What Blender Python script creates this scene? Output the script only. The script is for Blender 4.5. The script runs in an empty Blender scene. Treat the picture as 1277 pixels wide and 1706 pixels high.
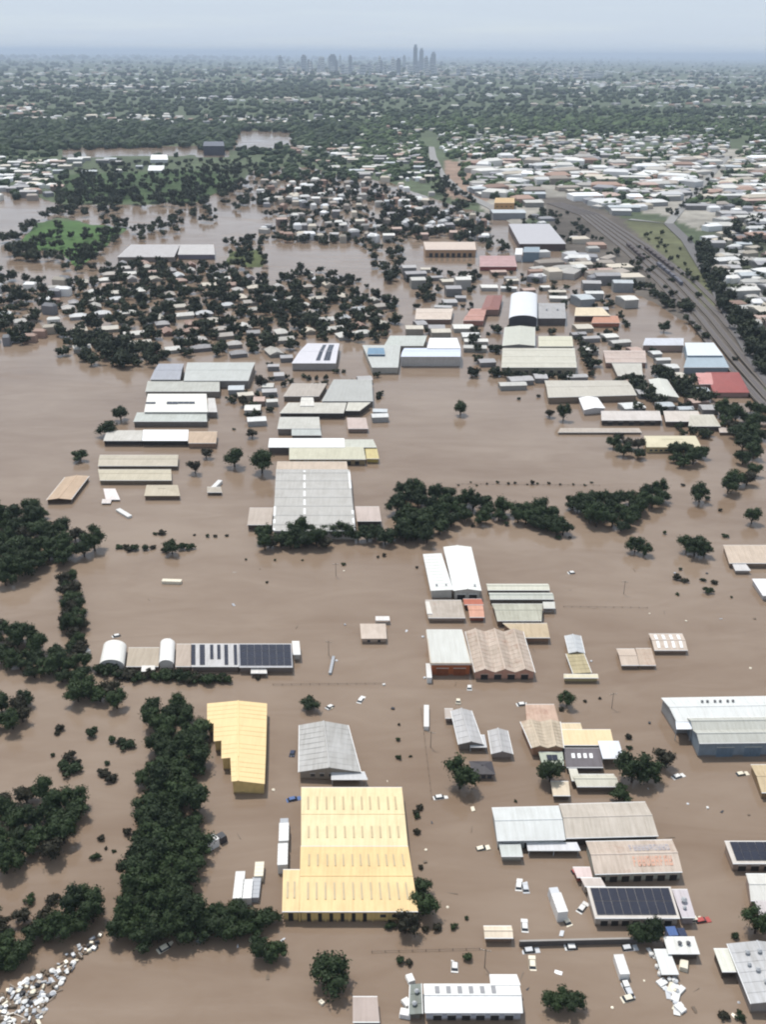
import bpy, math, random
import numpy as np
from mathutils import Vector, Matrix, noise as mnoise

# ------------------------------------------------------------------ camera, sky, sun, exposure
scene = bpy.context.scene
COL = scene.collection
R = math.radians
CAM_H, FOC, HOR, ROLL = 190.0, 1639.0, 89.5, 0.007
PITCH = math.atan((853 - HOR) / FOC)
_c, _s = math.cos(ROLL), math.sin(ROLL)
_fwd = Vector((0, math.cos(PITCH), -math.sin(PITCH)))
_up0 = Vector((0, math.sin(PITCH), math.cos(PITCH)))
_rt0 = Vector((1, 0, 0))
_rt = _c * _rt0 + _s * _up0
_up = -_s * _rt0 + _c * _up0
cam_d = bpy.data.cameras.new('camera')
cam_d.sensor_fit = 'VERTICAL'
cam_d.sensor_height = 24.0
cam_d.lens = 24.0 * FOC / 1706.0
cam_d.clip_start = 1.0
cam_d.clip_end = 200000.0
cam = bpy.data.objects.new('camera', cam_d)
COL.objects.link(cam)
m = Matrix.Identity(4)
for i in range(3):
    m[i][0], m[i][1], m[i][2] = _rt[i], _up[i], -_fwd[i]
m[0][3], m[1][3], m[2][3] = 0, 0, CAM_H
cam.matrix_world = m
scene.camera = cam

SUN_EL, SUN_AZ = R(66), R(-30)          # azimuth from +Y (ahead of the camera), negative = to the left
w = bpy.data.worlds.new('World')
scene.world = w
w.use_nodes = True
nt = w.node_tree
nt.nodes.clear()
wo = nt.nodes.new('ShaderNodeOutputWorld')
bg = nt.nodes.new('ShaderNodeBackground')
sky = nt.nodes.new('ShaderNodeTexSky')
sky.sky_type = 'NISHITA'
sky.sun_disc = False
sky.sun_elevation = SUN_EL
sky.sun_rotation = SUN_AZ
sky.altitude = 100
sky.air_density = 1.0
sky.dust_density = 0.4
sky.ozone_density = 3.0
tc = nt.nodes.new('ShaderNodeTexCoord')
sep = nt.nodes.new('ShaderNodeSeparateXYZ')
nt.links.new(tc.outputs['Generated'], sep.inputs[0])
zz = nt.nodes.new('ShaderNodeMath'); zz.operation = 'ADD'; zz.inputs[1].default_value = 0.035
zm = nt.nodes.new('ShaderNodeMath'); zm.operation = 'MAXIMUM'; zm.inputs[1].default_value = 0.02
nt.links.new(sep.outputs['Z'], zz.inputs[0]); nt.links.new(zz.outputs[0], zm.inputs[0])
dx = nt.nodes.new('ShaderNodeMath'); dx.operation = 'DIVIDE'
dy = nt.nodes.new('ShaderNodeMath'); dy.operation = 'DIVIDE'
nt.links.new(sep.outputs['X'], dx.inputs[0]); nt.links.new(zm.outputs[0], dx.inputs[1])
nt.links.new(sep.outputs['Y'], dy.inputs[0]); nt.links.new(zm.outputs[0], dy.inputs[1])
cmb = nt.nodes.new('ShaderNodeCombineXYZ')
nt.links.new(dx.outputs[0], cmb.inputs[0]); nt.links.new(dy.outputs[0], cmb.inputs[1])
cn = nt.nodes.new('ShaderNodeTexNoise')
cn.inputs['Scale'].default_value = 0.16
cn.inputs['Detail'].default_value = 6
cn.inputs['Roughness'].default_value = 0.55
nt.links.new(cmb.outputs[0], cn.inputs['Vector'])
cr = nt.nodes.new('ShaderNodeValToRGB')
cr.color_ramp.elements[0].position = 0.46
cr.color_ramp.elements[1].position = 0.68
nt.links.new(cn.outputs['Fac'], cr.inputs[0])
cf = nt.nodes.new('ShaderNodeMath'); cf.operation = 'MULTIPLY_ADD'; cf.inputs[1].default_value = -0.16; cf.inputs[2].default_value = 0.95
nt.links.new(cr.outputs[0], cf.inputs[0])
cm = nt.nodes.new('ShaderNodeMix'); cm.data_type = 'RGBA'
cm.inputs['B'].default_value = (3.85, 4.35, 5.0, 1)
nt.links.new(sky.outputs[0], cm.inputs['A'])
nt.links.new(cf.outputs[0], cm.inputs['Factor'])
nt.links.new(cm.outputs['Result'], bg.inputs['Color'])
bg.inputs['Strength'].default_value = 0.12
nt.links.new(bg.outputs[0], wo.inputs['Surface'])

sun_d = bpy.data.lights.new('sun', 'SUN')
sun_d.energy = 3.0
sun_d.angle = R(3)
sun_d.color = (1.0, 0.96, 0.90)
sun = bpy.data.objects.new('sun', sun_d)
COL.objects.link(sun)
_sd = Vector((math.sin(SUN_AZ) * math.cos(SUN_EL), math.cos(SUN_AZ) * math.cos(SUN_EL), math.sin(SUN_EL)))
sun.rotation_euler = (-_sd).to_track_quat('-Z', 'Y').to_euler()
sun.location = _sd * 500

scene.view_settings.view_transform = 'Standard'
scene.view_settings.look = 'None'
scene.view_settings.gamma = 1.0
scene.view_settings.use_curve_mapping = False
scene.view_settings.exposure = 0.45
scene.render.engine = 'CYCLES'
scene.cycles.use_denoising = True
scene.cycles.max_bounces = 5
scene.cycles.diffuse_bounces = 2
scene.cycles.glossy_bounces = 2
scene.cycles.transmission_bounces = 2
scene.cycles.volume_bounces = 0
scene.cycles.filter_width = 2.1

rng = random.Random(7)
# ------------------------------------------------------------------ helpers
def at(x, y, z=0.0):
    """the point of the plane at height z that the photograph shows at pixel (x, y)"""
    d = _fwd * FOC + _rt * (x - 638.5) - _up * (y - 853.0)
    t = (z - CAM_H) / d.z
    return Vector((0, 0, CAM_H)) + d * t

def pix(p):
    v = Vector(p) - Vector((0, 0, CAM_H))
    q = v.dot(_fwd)
    return 638.5 + FOC * v.dot(_rt) / q, 853.0 - FOC * v.dot(_up) / q

def lin(c):
    return tuple(((v / 255) / 12.92 if v / 255 <= 0.04045 else ((v / 255 + 0.055) / 1.055) ** 2.4) for v in c)

class MB:
    def __init__(self):
        self.v, self.f, self.m = [], [], []
    def face(self, pts, mi=0):
        b = len(self.v)
        self.v += [tuple(p) for p in pts]
        self.f.append(tuple(range(b, b + len(pts))))
        self.m.append(mi)
    def hexa(self, p, mi=0):
        """p: four bottom then four top corners, counter-clockwise seen from above"""
        b = len(self.v)
        self.v += [tuple(q) for q in p]
        for f in ((3, 2, 1, 0), (4, 5, 6, 7), (0, 1, 5, 4), (1, 2, 6, 5), (2, 3, 7, 6), (3, 0, 4, 7)):
            self.f.append(tuple(b + k for k in f)); self.m.append(mi)
    def box(self, x0, x1, y0, y1, z0, z1, mi=0):
        self.hexa([(x0, y0, z0), (x1, y0, z0), (x1, y1, z0), (x0, y1, z0), (x0, y0, z1), (x1, y0, z1), (x1, y1, z1), (x0, y1, z1)], mi)
    def tube(self, a, b, r0, r1, n=8, mi=0):
        a, b = Vector(a), Vector(b)
        d = (b - a).normalized()
        u = d.orthogonal().normalized(); v = d.cross(u)
        i0 = len(self.v)
        for p, r in ((a, r0), (b, r1)):
            for k in range(n):
                t = 2 * math.pi * k / n
                self.v.append(tuple(p + u * (r * math.cos(t)) + v * (r * math.sin(t))))
        for k in range(n):
            self.f.append((i0 + k, i0 + (k + 1) % n, i0 + n + (k + 1) % n, i0 + n + k)); self.m.append(mi)
        self.f.append(tuple(i0 + k for k in range(n - 1, -1, -1))); self.m.append(mi)
        self.f.append(tuple(i0 + n + k for k in range(n))); self.m.append(mi)
    def mesh(self, name, mats, off=None, smooth=False):
        me = bpy.data.meshes.new(name)
        v = self.v if off is None else [(p[0] - off[0], p[1] - off[1], p[2] - off[2]) for p in self.v]
        me.from_pydata(v, [], self.f)
        if not isinstance(mats, (list, tuple)): mats = [mats]
        for x in mats: me.materials.append(x)
        if len(mats) > 1: me.polygons.foreach_set('material_index', self.m)
        if smooth: me.polygons.foreach_set('use_smooth', [True] * len(self.f))
        me.update()
        return me

def put(name, me, parent=None, loc=None):
    o = bpy.data.objects.new(name, me)
    COL.objects.link(o)
    if parent is not None: o.parent = parent
    if loc is not None: o.location = loc
    return o

def tag(o, label, cat, group=None):
    o['label'] = label; o['category'] = cat
    if group: o['group'] = group
    return o

def empty(name, loc, label, cat, group=None):
    o = put(name, None, None, loc)
    o.empty_display_size = 1
    return tag(o, label, cat, group)

ORD = ['zeroth', 'first', 'second', 'third', 'fourth', 'fifth', 'sixth', 'seventh', 'eighth', 'ninth', 'tenth', 'eleventh', 'twelfth', 'thirteenth', 'fourteenth', 'fifteenth', 'sixteenth', 'seventeenth', 'eighteenth', 'nineteenth', 'twentieth']
ORD += ['twenty-' + o for o in ORD[1:10]] + ['thirtieth'] + ['thirty-' + o for o in ORD[1:10]] + ['fortieth'] + ['forty-' + o for o in ORD[1:10]]

def inpoly(x, y, poly):
    c = False
    j = len(poly) - 1
    for i in range(len(poly)):
        xi, yi = poly[i]; xj, yj = poly[j]
        if (yi > y) != (yj > y) and x < (xj - xi) * (y - yi) / (yj - yi) + xi: c = not c
        j = i
    return c

# ------------------------------------------------------------------ materials
def base_mat(name):
    mt = bpy.data.materials.new(name)
    mt.use_nodes = True
    n = mt.node_tree.nodes; l = mt.node_tree.links
    return mt, n, l, n['Principled BSDF']

def math_node(n, op, a=None, b=None):
    x = n.new('ShaderNodeMath'); x.operation = op
    if a is not None and not hasattr(a, 'links'): x.inputs[0].default_value = a
    if b is not None and not hasattr(b, 'links'): x.inputs[1].default_value = b
    return x

_mc = {}
def metal(col, dirt=0.25, rust=0.0, wav=True, rough=0.5, k=0.80, mud=False):
    """weathered sheet steel in the given colour"""
    key = ('metal', tuple(col), dirt, rust, wav, rough, k, mud)
    if key in _mc: return _mc[key]
    mt, n, l, b = base_mat('sheet_steel_%d_%d_%d' % tuple(col))
    c = [v * k for v in lin(col)]
    geo = n.new('ShaderNodeNewGeometry')
    n1 = n.new('ShaderNodeTexNoise'); n1.inputs['Scale'].default_value = 0.16; n1.inputs['Detail'].default_value = 7; n1.inputs['Roughness'].default_value = 0.65
    l.new(geo.outputs['Position'], n1.inputs['Vector'])
    mp = n.new('ShaderNodeMapping'); mp.inputs['Scale'].default_value = (1.3, 0.09, 0.5)
    l.new(geo.outputs['Position'], mp.inputs['Vector'])
    n2 = n.new('ShaderNodeTexNoise'); n2.inputs['Scale'].default_value = 1.0; n2.inputs['Detail'].default_value = 4
    l.new(mp.outputs[0], n2.inputs['Vector'])
    ad = math_node(n, 'ADD'); l.new(n1.outputs['Fac'], ad.inputs[0]); l.new(n2.outputs['Fac'], ad.inputs[1])
    mr = n.new('ShaderNodeMapRange'); mr.inputs['From Min'].default_value = 0.75; mr.inputs['From Max'].default_value = 1.3
    mr.inputs['To Min'].default_value = 0; mr.inputs['To Max'].default_value = 1
    l.new(ad.outputs[0], mr.inputs['Value'])
    mx = n.new('ShaderNodeMix'); mx.data_type = 'RGBA'
    mx.inputs['A'].default_value = (*c, 1)
    dk = [c[0] * (1 - dirt), c[1] * (1 - dirt * 1.05), c[2] * (1 - dirt * 1.15)]
    mx.inputs['B'].default_value = (*dk, 1)
    l.new(mr.outputs[0], mx.inputs['Factor'])
    out = mx.outputs['Result']
    if rust > 0:
        n3 = n.new('ShaderNodeTexNoise'); n3.inputs['Scale'].default_value = 0.22; n3.inputs['Detail'].default_value = 9; n3.inputs['Roughness'].default_value = 0.72
        mo = n.new('ShaderNodeVectorMath'); mo.operation = 'ADD'; mo.inputs[1].default_value = (31, 17, 5)
        l.new(geo.outputs['Position'], mo.inputs[0]); l.new(mo.outputs[0], n3.inputs['Vector'])
        m3 = n.new('ShaderNodeMapRange'); m3.inputs['From Min'].default_value = 0.62 - 0.25 * rust; m3.inputs['From Max'].default_value = 0.78 - 0.2 * rust
        l.new(n3.outputs['Fac'], m3.inputs['Value'])
        m4 = math_node(n, 'MULTIPLY', None, min(1, 0.45 + 0.4 * rust)); l.new(m3.outputs[0], m4.inputs[0])
        mx2 = n.new('ShaderNodeMix'); mx2.data_type = 'RGBA'
        l.new(out, mx2.inputs['A']); mx2.inputs['B'].default_value = (0.26, 0.13, 0.085, 1)
        l.new(m4.outputs[0], mx2.inputs['Factor'])
        out = mx2.outputs['Result']
    if mud:                       # silt line left by the flood just above the water
        sp = n.new('ShaderNodeSeparateXYZ'); l.new(geo.outputs['Position'], sp.inputs[0])
        m5 = math_node(n, 'MULTIPLY_ADD', None, 1.6); m5.inputs[2].default_value = -.8; l.new(n1.outputs['Fac'], m5.inputs[0])
        m6 = math_node(n, 'ADD'); l.new(m5.outputs[0], m6.inputs[0]); l.new(sp.outputs['Z'], m6.inputs[1])
        m7 = n.new('ShaderNodeMapRange'); m7.inputs['From Min'].default_value = .35; m7.inputs['From Max'].default_value = .8; m7.inputs['To Min'].default_value = .75; m7.inputs['To Max'].default_value = 0
        l.new(m6.outputs[0], m7.inputs['Value'])
        mx3 = n.new('ShaderNodeMix'); mx3.data_type = 'RGBA'; l.new(out, mx3.inputs['A']); mx3.inputs['B'].default_value = (.15, .105, .075, 1)
        l.new(m7.outputs[0], mx3.inputs['Factor']); out = mx3.outputs['Result']
    l.new(out, b.inputs['Base Color'])
    b.inputs['Roughness'].default_value = rough
    b.inputs['Specular IOR Level'].default_value = 0.35
    _mc[key] = mt
    return mt

def plain(name, rgb, rough=0.6, spec=0.4, var=0.15, scale=0.8):
    key = ('plain', name)
    if key in _mc: return _mc[key]
    mt, n, l, b = base_mat(name)
    geo = n.new('ShaderNodeNewGeometry')
    n1 = n.new('ShaderNodeTexNoise'); n1.inputs['Scale'].default_value = scale; n1.inputs['Detail'].default_value = 5
    l.new(geo.outputs['Position'], n1.inputs['Vector'])
    mx = n.new('ShaderNodeMix'); mx.data_type = 'RGBA'
    mx.inputs['A'].default_value = (*[v * (1 - var) for v in rgb], 1)
    mx.inputs['B'].default_value = (*[min(1, v * (1 + var)) for v in rgb], 1)
    l.new(n1.outputs['Fac'], mx.inputs['Factor']); l.new(mx.outputs['Result'], b.inputs['Base Color'])
    b.inputs['Roughness'].default_value = rough
    b.inputs['Specular IOR Level'].default_value = spec
    _mc[key] = mt
    return mt

def water_mat():
    mt, n, l, b = base_mat('flood_water')
    geo = n.new('ShaderNodeNewGeometry')
    n1 = n.new('ShaderNodeTexNoise'); n1.inputs['Scale'].default_value = 0.006; n1.inputs['Detail'].default_value = 6; n1.inputs['Roughness'].default_value = 0.6
    mp = n.new('ShaderNodeMapping'); mp.inputs['Scale'].default_value = (1.0, 1.7, 1); mp.inputs['Rotation'].default_value = (0, 0, 0.25)
    l.new(geo.outputs['Position'], mp.inputs['Vector']); l.new(mp.outputs[0], n1.inputs['Vector'])
    n2 = n.new('ShaderNodeTexNoise'); n2.inputs['Scale'].default_value = 0.045; n2.inputs['Detail'].default_value = 6; n2.inputs['Roughness'].default_value = 0.62; n2.inputs['Distortion'].default_value = 1.2
    mp2 = n.new('ShaderNodeMapping'); mp2.inputs['Scale'].default_value = (0.5, 1.6, 1); mp2.inputs['Rotation'].default_value = (0, 0, -0.2)
    l.new(geo.outputs['Position'], mp2.inputs['Vector']); l.new(mp2.outputs[0], n2.inputs['Vector'])
    mu = math_node(n, 'MULTIPLY', None, 0.5); l.new(n2.outputs['Fac'], mu.inputs[0])
    ad = math_node(n, 'ADD'); l.new(n1.outputs['Fac'], ad.inputs[0]); l.new(mu.outputs[0], ad.inputs[1])
    mr = n.new('ShaderNodeMapRange'); mr.inputs['From Min'].default_value = 0.55; mr.inputs['From Max'].default_value = 0.95
    l.new(ad.outputs[0], mr.inputs['Value'])
    mx = n.new('ShaderNodeMix'); mx.data_type = 'RGBA'
    mx.inputs['A'].default_value = (0.172, 0.118, 0.080, 1)
    mx.inputs['B'].default_value = (0.246, 0.187, 0.140, 1)
    l.new(mr.outputs[0], mx.inputs['Factor']); l.new(mx.outputs['Result'], b.inputs['Base Color'])
    n4 = n.new('ShaderNodeTexNoise'); n4.inputs['Scale'].default_value = 0.012; n4.inputs['Detail'].default_value = 7; n4.inputs['Roughness'].default_value = .65; n4.inputs['Distortion'].default_value = 1.5
    l.new(mp2.outputs[0], n4.inputs['Vector'])
    mr4 = n.new('ShaderNodeMapRange'); mr4.inputs['From Min'].default_value = .35; mr4.inputs['From Max'].default_value = .65; mr4.inputs['To Min'].default_value = .05; mr4.inputs['To Max'].default_value = .26
    l.new(n4.outputs['Fac'], mr4.inputs['Value']); l.new(mr4.outputs[0], b.inputs['Roughness'])
    b.inputs['IOR'].default_value = 1.40
    b.inputs['Specular IOR Level'].default_value = 0.5
    n3 = n.new('ShaderNodeTexNoise'); n3.inputs['Scale'].default_value = 0.55; n3.inputs['Detail'].default_value = 4
    l.new(mp2.outputs[0], n3.inputs['Vector'])
    bp = n.new('ShaderNodeBump'); bp.inputs['Strength'].default_value = 0.12; bp.inputs['Distance'].default_value = 0.2
    l.new(n3.outputs['Fac'], bp.inputs['Height']); l.new(bp.outputs[0], b.inputs['Normal'])
    return mt

def leaf_mat(name, a, bcol, spread=0.5):
    mt, n, l, b = base_mat(name)
    oi = n.new('ShaderNodeObjectInfo')
    geo = n.new('ShaderNodeNewGeometry')
    n1 = n.new('ShaderNodeTexNoise'); n1.inputs['Scale'].default_value = 0.5; n1.inputs['Detail'].default_value = 3
    l.new(geo.outputs['Position'], n1.inputs['Vector'])
    mu = math_node(n, 'MULTIPLY', None, spread); l.new(oi.outputs['Random'], mu.inputs[0])
    mu2 = math_node(n, 'MULTIPLY', None, 1 - spread); l.new(n1.outputs['Fac'], mu2.inputs[0])
    ad = math_node(n, 'ADD'); l.new(mu.outputs[0], ad.inputs[0]); l.new(mu2.outputs[0], ad.inputs[1])
    mx = n.new('ShaderNodeMix'); mx.data_type = 'RGBA'
    mx.inputs['A'].default_value = (*a, 1); mx.inputs['B'].default_value = (*bcol, 1)
    l.new(ad.outputs[0], mx.inputs['Factor']); l.new(mx.outputs['Result'], b.inputs['Base Color'])
    b.inputs['Roughness'].default_value = 0.65
    b.inputs['Specular IOR Level'].default_value = 0.2
    return mt

def attr_mat(name, rough=0.7, noise_amt=0.0, ns=0.05):
    mt, n, l, b = base_mat(name)
    a = n.new('ShaderNodeAttribute'); a.attribute_name = 'tint'
    out = a.outputs['Color']
    if noise_amt:
        geo = n.new('ShaderNodeNewGeometry')
        n1 = n.new('ShaderNodeTexNoise'); n1.inputs['Scale'].default_value = ns; n1.inputs['Detail'].default_value = 8; n1.inputs['Roughness'].default_value = 0.7
        l.new(geo.outputs['Position'], n1.inputs['Vector'])
        mr = n.new('ShaderNodeMapRange'); mr.inputs['From Min'].default_value = 0.25; mr.inputs['From Max'].default_value = 0.75
        mr.inputs['To Min'].default_value = 1 - noise_amt; mr.inputs['To Max'].default_value = 1 + noise_amt
        l.new(n1.outputs['Fac'], mr.inputs['Value'])
        vm = n.new('ShaderNodeVectorMath'); vm.operation = 'SCALE'
        l.new(out, vm.inputs[0]); l.new(mr.outputs[0], vm.inputs['Scale'])
        out = vm.outputs[0]
    l.new(out, b.inputs['Base Color'])
    b.inputs['Roughness'].default_value = rough
    b.inputs['Specular IOR Level'].default_value = 0.25
    return mt

M_WATER = water_mat()
M_LEAF = leaf_mat('tree_leaves', (0.010, 0.017, 0.008), (0.038, 0.062, 0.021))
M_LEAF2 = leaf_mat('dull_leaves', (0.016, 0.016, 0.010), (0.040, 0.037, 0.022))
M_BARK = plain('bark', (0.055, 0.042, 0.032), 0.9, 0.1)
M_DARK = plain('dark_opening', (0.025, 0.024, 0.024), 0.6, 0.3)
M_GLASS = plain('window_glass', (0.03, 0.035, 0.04), 0.12, 0.6, 0.05)
M_WHITE = plain('white_trim', (0.72, 0.72, 0.71), 0.5, 0.4, 0.1)
M_GREYM = plain('galvanised_steel', (0.36, 0.37, 0.38), 0.45, 0.5, 0.15)
M_TYRE = plain('rubber', (0.02, 0.02, 0.02), 0.8, 0.2)
M_WOOD = plain('weathered_timber', (0.20, 0.165, 0.13), 0.85, 0.15)
M_SKYL = plain('skylight_sheet', (0.42, 0.38, 0.29), 0.4, 0.4, 0.1)
M_PANEL = plain('solar_cell', (0.018, 0.020, 0.034), 0.25, 0.5, 0.25, 0.5)
M_PFRAME = plain('panel_frame', (0.045, 0.045, 0.055), 0.4, 0.5, 0.1)

# ------------------------------------------------------------------ terrain and water
LAND = [
    [(-900, 40), (2200, 40), (2200, 980), (1560, 900), (1277, 672), (1236, 604), (1160, 548), (1090, 505), (1010, 470), (945, 430), (900, 395), (830, 362),
     (760, 345), (700, 325), (640, 302), (560, 292), (520, 280), (430, 280), (400, 305), (330, 338), (200, 342), (100, 340), (60, 330), (0, 318), (-300, 318), (-900, 330)],
    [(15, 420), (60, 372), (105, 360), (150, 372), (215, 380), (160, 425), (130, 450), (100, 420)],
    [(372, 442), (385, 418), (430, 415), (446, 430), (440, 446)],
]
FLOOD = [
    [(105, 262), (105, 248), (330, 243), (335, 258)],
    [(385, 250), (400, 217), (490, 220), (490, 246)],
    [(330, 262), (330, 248), (380, 250), (380, 262)],
]
LANDUSE = [   # ground cover by place: polygon, colour
    ([(830, 400), (780, 300), (760, 262), (1277, 250), (1900, 250), (1900, 420), (1190, 395), (1100, 360), (930, 335)], (138, 134, 126)),
    ([(738, 330), (742, 268), (790, 275), (830, 330), (800, 340)], (132, 112, 98)),
    ([(90, 340), (110, 292), (340, 285), (400, 300), (330, 338)], (56, 74, 42)),
    ([(15, 425), (60, 368), (215, 376), (130, 455)], (64, 90, 46)),
    ([(360, 450), (385, 412), (450, 420), (446, 450)], (80, 88, 52)),
    ([(900, 330), (960, 330), (1120, 400), (1200, 500), (1290, 640), (1260, 660), (1090, 510), (1000, 470), (930, 410)], (86, 80, 74)),
    ([(1040, 372), (1120, 372), (1170, 430), (1195, 510), (1180, 520), (1130, 450)], (92, 94, 68)),
    ([(1170, 380), (1300, 380), (1300, 640), (1220, 540)], (70, 76, 58)),
]
def terrain():
    xs = np.arange(-900, 2201, 6.0)
    ys = np.concatenate([[86.0, 87.2, 88.2, 89.2, 90.2, 91.2, 92.2], np.arange(93.4, 300, 2.2), np.arange(300, 690, 4.0), np.array([700, 760, 900, 1200, 1706, 2400.])])
    nx = len(xs)
    land = np.zeros((len(ys), nx)); tint = np.zeros((len(ys), nx, 3))
    base = lin((74, 84, 62))
    X, Y = np.meshgrid(xs, ys)
    def mask(poly):
        c = np.zeros(X.shape, bool); j = len(poly) - 1
        for i in range(len(poly)):
            xi, yi = poly[i]; xj, yj = poly[j]
            if yi != yj:
                k = ((yi > Y) != (yj > Y)) & (X < (xj - xi) * (Y - yi) / (yj - yi) + xi)
                c ^= k
            j = i
        return c
    L = np.zeros(X.shape, bool)
    for p in LAND: L |= mask(p)
    for p in FLOOD: L &= ~mask(p)
    tint[:] = base
    for p, c in LANDUSE: tint[mask(p)] = lin(c)
    Lf = L.astype(float)
    K = np.pad(Lf, 1, mode='edge')
    Lf = (K[1:-1, 1:-1] * 2 + K[:-2, 1:-1] + K[2:, 1:-1] + K[1:-1, :-2] + K[1:-1, 2:]) / 6
    verts = []; cols = []
    for j, y in enumerate(ys):
        yy = max(y, HOR + 0.0)
        for i, x in enumerate(xs):
            # a row behind the visible horizon keeps the sheet going to 90 km
            dd = HOR + (x - 638.5) * _s + 0.9
            p = at(x, max(y - 89.5 + HOR + (x - 638.5) * _s, dd + 0.55 * max(0, (y - 86) / 6)), 0) if y < 93.4 else at(x, y + (x - 638.5) * _s * max(0, (120 - y) / 30 if y < 120 else 0), 0)
            d = math.hypot(p.x, p.y)
            z = -2.6 + 4.1 * Lf[j, i]
            n0 = 0.0
            if Lf[j, i] > 0.9 and d > 1500:
                k = min(1, (d - 1500) / 3500)
                n0 = mnoise.noise(Vector((p.x / 900, p.y / 900, 0.3)))
                z += k * 9 * max(0, n0 + 0.25)
                if d > 4000:
                    z += min(1, (d - 4000) / 5000) * 26 * max(0, mnoise.noise(Vector((p.x / 2600, p.y / 2600, 2.3))) + 0.2)
            verts.append((p.x, p.y, z))
            t = tint[j, i]
            k = 1 + 0.35 * mnoise.noise(Vector((p.x / 130, p.y / 130, 7)))
            cols.append((t[0] * k, t[1] * k, t[2] * k, 1))
    faces = []
    for j in range(len(ys) - 1):
        b = j * nx
        for i in range(nx - 1):
            faces.append((b + nx + i, b + nx + i + 1, b + i + 1, b + i))
    me = bpy.data.meshes.new('ground')
    me.from_pydata(verts, [], faces)
    a = me.color_attributes.new('tint', 'FLOAT_COLOR', 'POINT')
    a.data.foreach_set('color', np.array(cols, dtype=np.float32).ravel())
    me.polygons.foreach_set('use_smooth', [True] * len(faces))
    me.materials.append(attr_mat('earth_and_grass', 0.9, 0.45, 0.03))
    o = put('ground', me)
    o['kind'] = 'structure'
terrain()

mb = MB()
S = 16000
mb.face([(-S, -800, 0), (S, -800, 0), (S, 6500, 0), (-S, 6500, 0)])
o = put('flood_water', mb.mesh('flood_water', M_WATER)); o['kind'] = 'structure'

# ------------------------------------------------------------------ buildings
def prof(kind, rh):
    if kind == 'g': return [(0, 0), (.5, rh), (1, 0)]
    if kind == 'f': return [(0, 0.02), (.5, rh * .5 + .05), (1, rh + .08)]
    if kind == 'k': return [(0, 0), (1, rh)]
    if kind == 'K': return [(0, rh), (1, 0)]
    if kind == 'a': return [(0.5 - 0.5 * math.cos(math.pi * i / 12), rh * math.sin(math.pi * i / 12)) for i in range(13)]
    if kind[0] == 'm':
        n = int(kind[1:]); p = []
        for i in range(n): p += [(i / n, 0), ((i + .5) / n, rh)]
        return p + [(1, 0)]
    raise ValueError(kind)

class Seg:
    """one roofed volume: eave quad from pixels at height z"""
    def __init__(s, yf, x0, x1, yb, x2, x3, z, ax, kind, rh, roof, wall, **k):
        zk = .68 if yf > 640 else .85
        z *= zk; rh *= .8
        for q in ('doors', 'ldoors', 'rdoors'):
            if q in k: k[q] = [(c, wd, zt * zk, nm) for c, wd, zt, nm in k[q]]
        yf2 = k.pop('yf2', yf); yb2 = k.pop('yb2', yb)
        s.A, s.B, s.C, s.D = at(x0, yf, z), at(x1, yf2, z), at(x3, yb2, z), at(x2, yb, z)
        s.z, s.ax, s.kind, s.rh, s.roof, s.wall, s.k = z, ax, kind, rh, roof, wall, k
        s.hip = kind == 'h'
        s.pr = k.get('pr') or prof('g' if s.hip else kind, rh)
        s.w = (s.B - s.A).length; s.d = (s.D - s.A).length
    def rz(s, u, t):
        q = t if s.ax == 't' else u
        for (a, ha), (b, hb) in zip(s.pr, s.pr[1:]):
            if q <= b + 1e-9:
                h = ha + (hb - ha) * max(0, q - a) / (b - a); break
        else: h = s.pr[-1][1]
        if s.hip:
            o = u if s.ax == 't' else t
            L, W = (s.w, s.d) if s.ax == 't' else (s.d, s.w)
            h = min(h, s.rh * min(o, 1 - o) * L / (W * .5))
        return h
    def P(s, u, t, dz=0.0, roofz=True):
        p = (s.A * (1 - u) + s.B * u) * (1 - t) + (s.D * (1 - u) + s.C * u) * t
        return Vector((p.x, p.y, s.z + dz + (s.rz(u, t) if roofz else 0)))

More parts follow.
